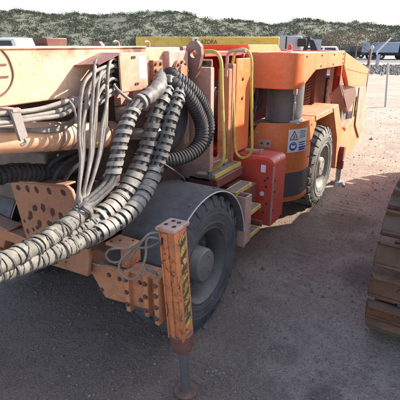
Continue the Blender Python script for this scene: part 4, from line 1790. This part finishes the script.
mb = MB()
mb.box(1.72, 3.20, 2.0, 3.7, .45, .95)
mb.cyl((2.45, 2.85, .95), (2.45, 2.85, 1.16), .75, 40)
mb.build('undercarriage', 'chain', EX, bevel=.02)
mb = MB()
mb.box(1.28, 3.65, .95, 4.45, 1.16, 1.42)
mb.prism([(.95, 1.42), (.70, 1.75), (.70, 2.35), (.95, 2.64), (1.50, 2.64), (1.62, 2.90), (2.45, 2.90), (2.45, 1.42)], 'X', 1.30, 3.62)
mb.box(2.60, 3.62, 2.46, 4.40, 1.42, 2.35)
mb.build('house', 'excavator', EX, bevel=.05)
mb = MB()
mb.cyl((2.9, 1.7, 2.72), (2.9, 1.7, 3.05), .07, 16)
mb.build('exhaust_stack', 'chain', EX)
mb = MB()
mb.prism([(2.50, 1.42), (2.50, 3.02), (2.62, 3.12), (3.75, 3.12), (4.10, 2.4), (4.10, 1.42)], 'X', 1.32, 2.36)
cab = mb.build('cab', 'excavator', EX, bevel=.04)
mb = MB()
mb.prism([(2.66, 2.05), (2.66, 2.98), (3.70, 2.98), (3.98, 2.42), (3.98, 2.05)], 'X', 1.305, 1.318).cut()
mb.prism([(2.66, 2.05), (2.66, 2.98), (3.70, 2.98), (3.98, 2.42), (3.98, 2.05)], 'X', 2.362, 2.375).cut()
mb.box(1.42, 2.26, 2.485, 2.498, 2.05, 2.95).cut()
mb.each('window', 'glass', cab)
mb = MB()
mb.prism([(4.0, 1.5), (4.3, 1.95), (5.6, 2.5), (7.0, 2.55), (7.0, 2.25), (5.7, 2.05), (4.6, 1.5)], 'X', 2.44, 2.82)
mb.build('boom', 'excavator', EX, bevel=.03)
mb = MB()
mb.prism([(6.75, 2.60), (7.15, 2.70), (7.2, 2.2), (6.8, .55), (6.55, .55), (6.6, 2.1)], 'X', 2.50, 2.76)
mb.build('arm', 'excavator', EX, bevel=.03)
mb = MB()
mb.prism([(6.3, .75), (6.85, .75), (7.3, .55), (7.35, .25), (7.0, .02), (6.4, .05), (6.5, .3)], 'X', 2.15, 3.1)
mb.build('bucket', 'chain', EX, bevel=.02)


# ------------------------------------------------------------------ background things
# yellow loader behind the rig
p = far(215, 9.5)
LD = thing('yellow_loader', p, 'yellow mine loader with lettered top edge behind the drilling rig', 'loader')
LD.rotation_euler = (0, 0, R(31.6))
WORLD_ORIGIN[LD.name] = V(0, 0, 0)
mb = MB()
mb.box(-1.75, 1.42, 0, 1.9, 2.065, 2.27)
mb.box(-1.6, 1.3, .06, 1.8, .7, 2.07)
mb.build('body', 'loader', LD, bevel=.015)
for x in (-1.1, .95):
    for y in (.0, 1.55):
        mb = MB()
        mb.lathe([(.2, -.06), (.3, -.02), (.5, -.02), (.58, .06), (.6, .18), (.58, .3), (.5, .38), (.2, .38)], (x, y, .6), (0, 1, 0), 36)
        mb.build('wheel', 'tyre', LD)
mb = MB()
mb.box(-.50, -.37, -.02, .10, 2.12, 2.25)
lamp = mb.build('marker_plate', 'whitebody', LD, bevel=.01)
mb = MB()
mb.box(-.445, -.425, -.024, -.020, 2.15, 2.22)
mb.box(-.425, -.395, -.024, -.020, 2.20, 2.22)
mb.box(-.425, -.405, -.024, -.020, 2.175, 2.188)
mb.build('marker_print', 'ink', lamp)
fc = bpy.data.curves.new('lettering', 'FONT')
fc.body = 'AZOKA'
fc.size = .125
fc.extrude = .002
fo = bpy.data.objects.new('lettering', fc)
COL.objects.link(fo)
dg = bpy.context.evaluated_depsgraph_get()
me = bpy.data.meshes.new_from_object(fo.evaluated_get(dg))
bpy.data.objects.remove(fo)
me.materials.clear()
me.materials.append(M['ink'])
lt = bpy.data.objects.new('lettering', me)
COL.objects.link(lt)
lt.parent = LD
lt.location = (-.32, -.004, 2.125)
lt.rotation_euler = (R(90), 0, 0)
lt.scale = (.85, 1, 1)

# grey lorry beside the loader
p = far(296, 12.0)
TK = thing('grey_lorry', p, 'grey lorry with black mirror showing above the orange engine canopy', 'lorry')
TK.rotation_euler = (0, 0, R(31.6))
WORLD_ORIGIN[TK.name] = V(0, 0, 0)
mb = MB()
mb.box(-.47, .16, 0, 2.2, .8, 2.34)
mb.box(.16, 1.4, .2, 1.9, .8, 1.95)
mb.build('body', 'greybody', TK, bevel=.03)
mb = MB()
mb.box(-.30, -.26, -.01, .02, 2.0, 2.33).cut()
mb.prism([(.22, 1.92), (.34, 2.30), (.42, 2.30), (.34, 1.92)], 'Y', .1, .16).cut()
mb.prism([(.46, 1.94), (.40, 2.24), (.50, 2.24), (.66, 1.94)], 'Y', .1, .16).cut()
mb.each('pillar', 'black', TK, bevel=.01)
mb = MB()
mb.box(.50, .74, .12, .14, 1.96, 2.25)
mb.build('window', 'glass_blue', TK)
mb = MB()
mb.box(.02, .28, -.10, -.04, 2.06, 2.27)
mi = mb.build('mirror', 'black', TK, bevel=.03)
for x in (-.2, 1.0):
    for y in (.05, 1.8):
        mb = MB()
        mb.lathe([(.2, -.04), (.3, 0), (.42, 0), (.48, .05), (.5, .12), (.48, .2), (.2, .24)], (x, y, .5), (0, 1, 0), 32)
        mb.build('wheel', 'tyre', TK)
mb = MB()
mb.box(-.45, 1.35, .3, 1.7, .45, .8)
mb.build('chassis', 'black', TK)


def vehicle(name, col, d, L, Hh, label, cat, paintm, rot, cabin=True, group='white vans parked in the yard'):
    p = far(col, d)
    T = thing(name, p, label, cat, group)
    WORLD_ORIGIN[T.name] = V(0, 0, 0)
    W = 1.75
    b = MB()
    b.prism([(-L / 2, .35), (L / 2, .35), (L / 2, .72), (L / 2 - .1, .85), (L * .22, .95), (-L / 2 + .05, .98), (-L / 2, .75)], 'Y', -W / 2, W / 2)
    b.build('body', paintm, T, bevel=.05)
    c = MB()
    r0, r1 = -W / 2 + .1, W / 2 - .1
    c.prism([(-L * .42, .97), (L * .24, .94), (L * .10, Hh), (-L * .34, Hh)], 'Y', r0, r1)
    cb = c.build('cabin', paintm, T, bevel=.05)
    g = MB()
    for y in (r0 - .004, r1 - .002):
        g.prism([(-L * .37, 1.02), (-L * .10, 1.02), (-L * .10, Hh - .09), (-L * .31, Hh - .09)], 'Y', y, y + .006).cut()
        g.prism([(-L * .07, 1.02), (L * .17, 1.01), (L * .075, Hh - .09), (-L * .07, Hh - .09)], 'Y', y, y + .006).cut()
    g.each('window', 'glass', cb)
    for x in (-L * .32, L * .32):
        for y in (-W / 2 + .02, W / 2 - .22):
            w_ = MB()
            w_.lathe([(.12, 0), (.2, -.01), (.30, 0), (.33, .04), (.33, .16), (.30, .2), (.12, .2)], (x, y, .33), (0, 1, 0), 24)
            w_.build('wheel', 'tyre', T)
    T.rotation_euler = (0, 0, rot)
    return T


vehicle('white_van', 326, 30, 5.0, 2.02, 'white van with long pale roof parked beyond the orange canopy', 'van', 'whitebody', R(31.6 + 4))
vehicle('white_van', -16, 15, 4.6, 2.33, 'white van with dark side windows parked behind the left end of the boom', 'van', 'whitebody', R(31.6 + 175))


def truck(col, d, L, Hh, label, bodym, rot):
    p = far(col, d)
    T = thing('dark_truck', p, label, 'truck', 'dark trucks parked beyond the road')
    WORLD_ORIGIN[T.name] = V(0, 0, 0)
    b = MB()
    b.box(-L / 2, L / 2, -1.2, 1.2, .6, 1.0)
    b.build('chassis', 'black', T)
    c = MB()
    c.prism([(L / 2 - 2.0, 1.0), (L / 2, 1.0), (L / 2, 1.9), (L / 2 - .35, Hh), (L / 2 - 2.0, Hh)], 'Y', -1.2, 1.2)
    cb = c.build('cab', 'darkbody', T, bevel=.08)
    g = MB()
    for y in (-1.206, 1.2):
        g.prism([(L / 2 - 1.5, 1.7), (L / 2 - .2, 1.7), (L / 2 - .5, Hh - .25), (L / 2 - 1.5, Hh - .25)], 'Y', y, y + .006).cut()
    g.each('window', 'glass_blue', cb)
    k = MB()
    k.box(-L / 2, L / 2 - 2.2, -1.25, 1.25, 1.0, Hh - .1)
    k.build('cargo_box', bodym, T, bevel=.05)
    for x in (-L * .33, -L * .15, L * .35):
        for y in (-1.2, .9):
            w_ = MB()
            w_.lathe([(.2, 0), (.45, 0), (.5, .06), (.5, .25), (.45, .3), (.2, .3)], (x, y, .5), (0, 1, 0), 24)
            w_.build('wheel', 'tyre', T)
    T.rotation_euler = (0, 0, rot)


truck(388, 66, 7.0, 2.6, 'dark truck with grey box body standing by the far road', 'greybody', R(31.6 - 6))
truck(417, 68, 7.0, 2.9, 'black truck at the right edge beyond the far road', 'darkbody', R(31.6 + 10))
truck(365, 72, 6.0, 2.1, 'low dark truck behind the slender tree trunks', 'darkbody', R(31.6 + 4))

# white boom barrier arm
p = far(380, 48)
BR = thing('barrier', p, 'raised white barrier arm slanting up beside the dark trucks', 'barrier')
WORLD_ORIGIN[BR.name] = V(0, 0, 0)
mb = MB()
mb.box(-.15, .15, -.15, .15, 0, 1.1)
mb.build('base', 'greybody', BR, bevel=.02)
mb = MB()
mb.obox((.45, 0, 2.1), (.68, 0, .75), (0, .05, 0), (-.055, 0, .05))
mb.obox((-.15, 0, 1.3), (.12, 0, .20), (0, .05, 0), (-.05, 0, .045))
mb.build('arm', 'whitebody', BR, bevel=.01)
BR.rotation_euler = (0, 0, R(31.6))

# marker post with a pale globe behind the tail
p = far(372.5, 19)
MP = thing('marker_post', p, 'slim pinkish post with a pale round head behind the orange tail', 'post')
WORLD_ORIGIN[MP.name] = V(0, 0, 0)
mb = MB()
mb.cyl((0, 0, 0), (0, 0, 1.95), .03, 14)
mb.build('pole', 'pink', MP)
mb = MB()
mb.ball((0, 0, 2.0), (.085, .085, .085))
mb.build('globe', 'trim', MP)

# wire fence posts on the right
posts = []
p = far(395.5, 14.8)
FP = thing('fence_post', p, 'thin galvanised fence post standing in the sunlit gravel', 'fence post')
WORLD_ORIGIN[FP.name] = V(0, 0, 0)
mb = MB()
mb.cyl((0, 0, -.1), (0, 0, 1.5), .038, 14)
mb.build('pole', 'post', FP)
mb = MB()
mb.lathe([(.0, .03), (.03, .02), (.042, 0), (.042, -.03)], (0, 0, 1.5), (0, 0, 1), 14)
mb.build('cap', 'post', FP)
FP.rotation_euler = (R(1), R(-6), R(31.6))


# trees
def tree(name, col, d, h, r, label, leafm, nleaf, group, bare=False, seed=0):
    rg = random.Random(seed)
    p = far(col, d)
    T = thing(name, p, label, 'tree' if 'tree' in name else 'bush', group)
    WORLD_ORIGIN[T.name] = V(0, 0, 0)
    tk = MB()
    th = h * (.55 if not bare else .8)
    lean = V(rg.uniform(-.06, .06) * h, rg.uniform(-.06, .06) * h, 0)
    tip = V(0, 0, th) + lean
    br = .035 * h
    tk.tube(crom([(0, 0, -.1), V(0, 0, th * .5) + lean * .2, tip], 6), lambda s: br * (1 - .7 * s), 9)
    ends = []
    for k in range(7 if not bare else 12):
        a = rg.uniform(0, 6.28)
        s0 = rg.uniform(.45, .95)
        b0 = V(0, 0, th * s0) + lean * s0
        e = b0 + V(math.cos(a) * r * rg.uniform(.4, .9), math.sin(a) * r * rg.uniform(.4, .9), h * rg.uniform(.12, .34))
        tk.tube(crom([b0, b0.lerp(e, .5) + V(0, 0, h * .02), e], 5), lambda s: br * .4 * (1 - .75 * s), 6)
        ends.append(e)
    tk.build('trunk', 'bark', T)
    cr = MB()
    for e in ends + [V(0, 0, h * .8) + lean]:
        q = r * rg.uniform(.3, .5)
        leaves(cr, e, (q, q, q * .8), nleaf // 2 if not bare else nleaf // 4, .026 * h * (.7 if bare else 1), rg)
    cr.build('crown', leafm, T, smooth=0)
    return T


tspec = [('shrub', 20, 40, 2.3, 1.7, 'round olive bush above the left part of the boom', 'leaf', 420, 0),
         ('tree', 66, 120, 5.0, 3.4, 'small olive tree on the rise right of the dark red block', 'leaf', 420, 0),
         ('tree', 105, 110, 4.4, 3.2, 'low olive tree on the rise above the junction box', 'leaf', 420, 0),
         ('tree', 140, 120, 5.2, 3.0, 'olive tree on the rise behind the boom pivot', 'leaf', 420, 0),
         ('tree', 322, 60, 3.6, 2.4, 'brown bush-like tree above the flat roof of the engine canopy', 'leaf_brown', 420, 0),
         ('tree', 340, 55, 3.7, 2.2, 'dry brown tree behind the white van roof', 'leaf_brown', 300, 1),
         ('tree', 357, 50, 3.6, 2.2, 'dry leafless tree left of the pale globe post', 'leaf_brown', 130, 1),
         ('tree', 371, 45, 3.6, 2.0, 'slender bare tree right behind the pale globe post', 'leaf_brown', 110, 1),
         ('tree', 398, 85, 5.0, 3.4, 'dark leafy tree behind the trucks at the right edge', 'leaf', 420, 0)]
for i, (nm, c, d, h, r, lab, lm, nl, bare) in enumerate(tspec):
    tree(nm, c, d, h, r, lab, lm, nl, 'trees beyond the yard', bool(bare), 30 + i)
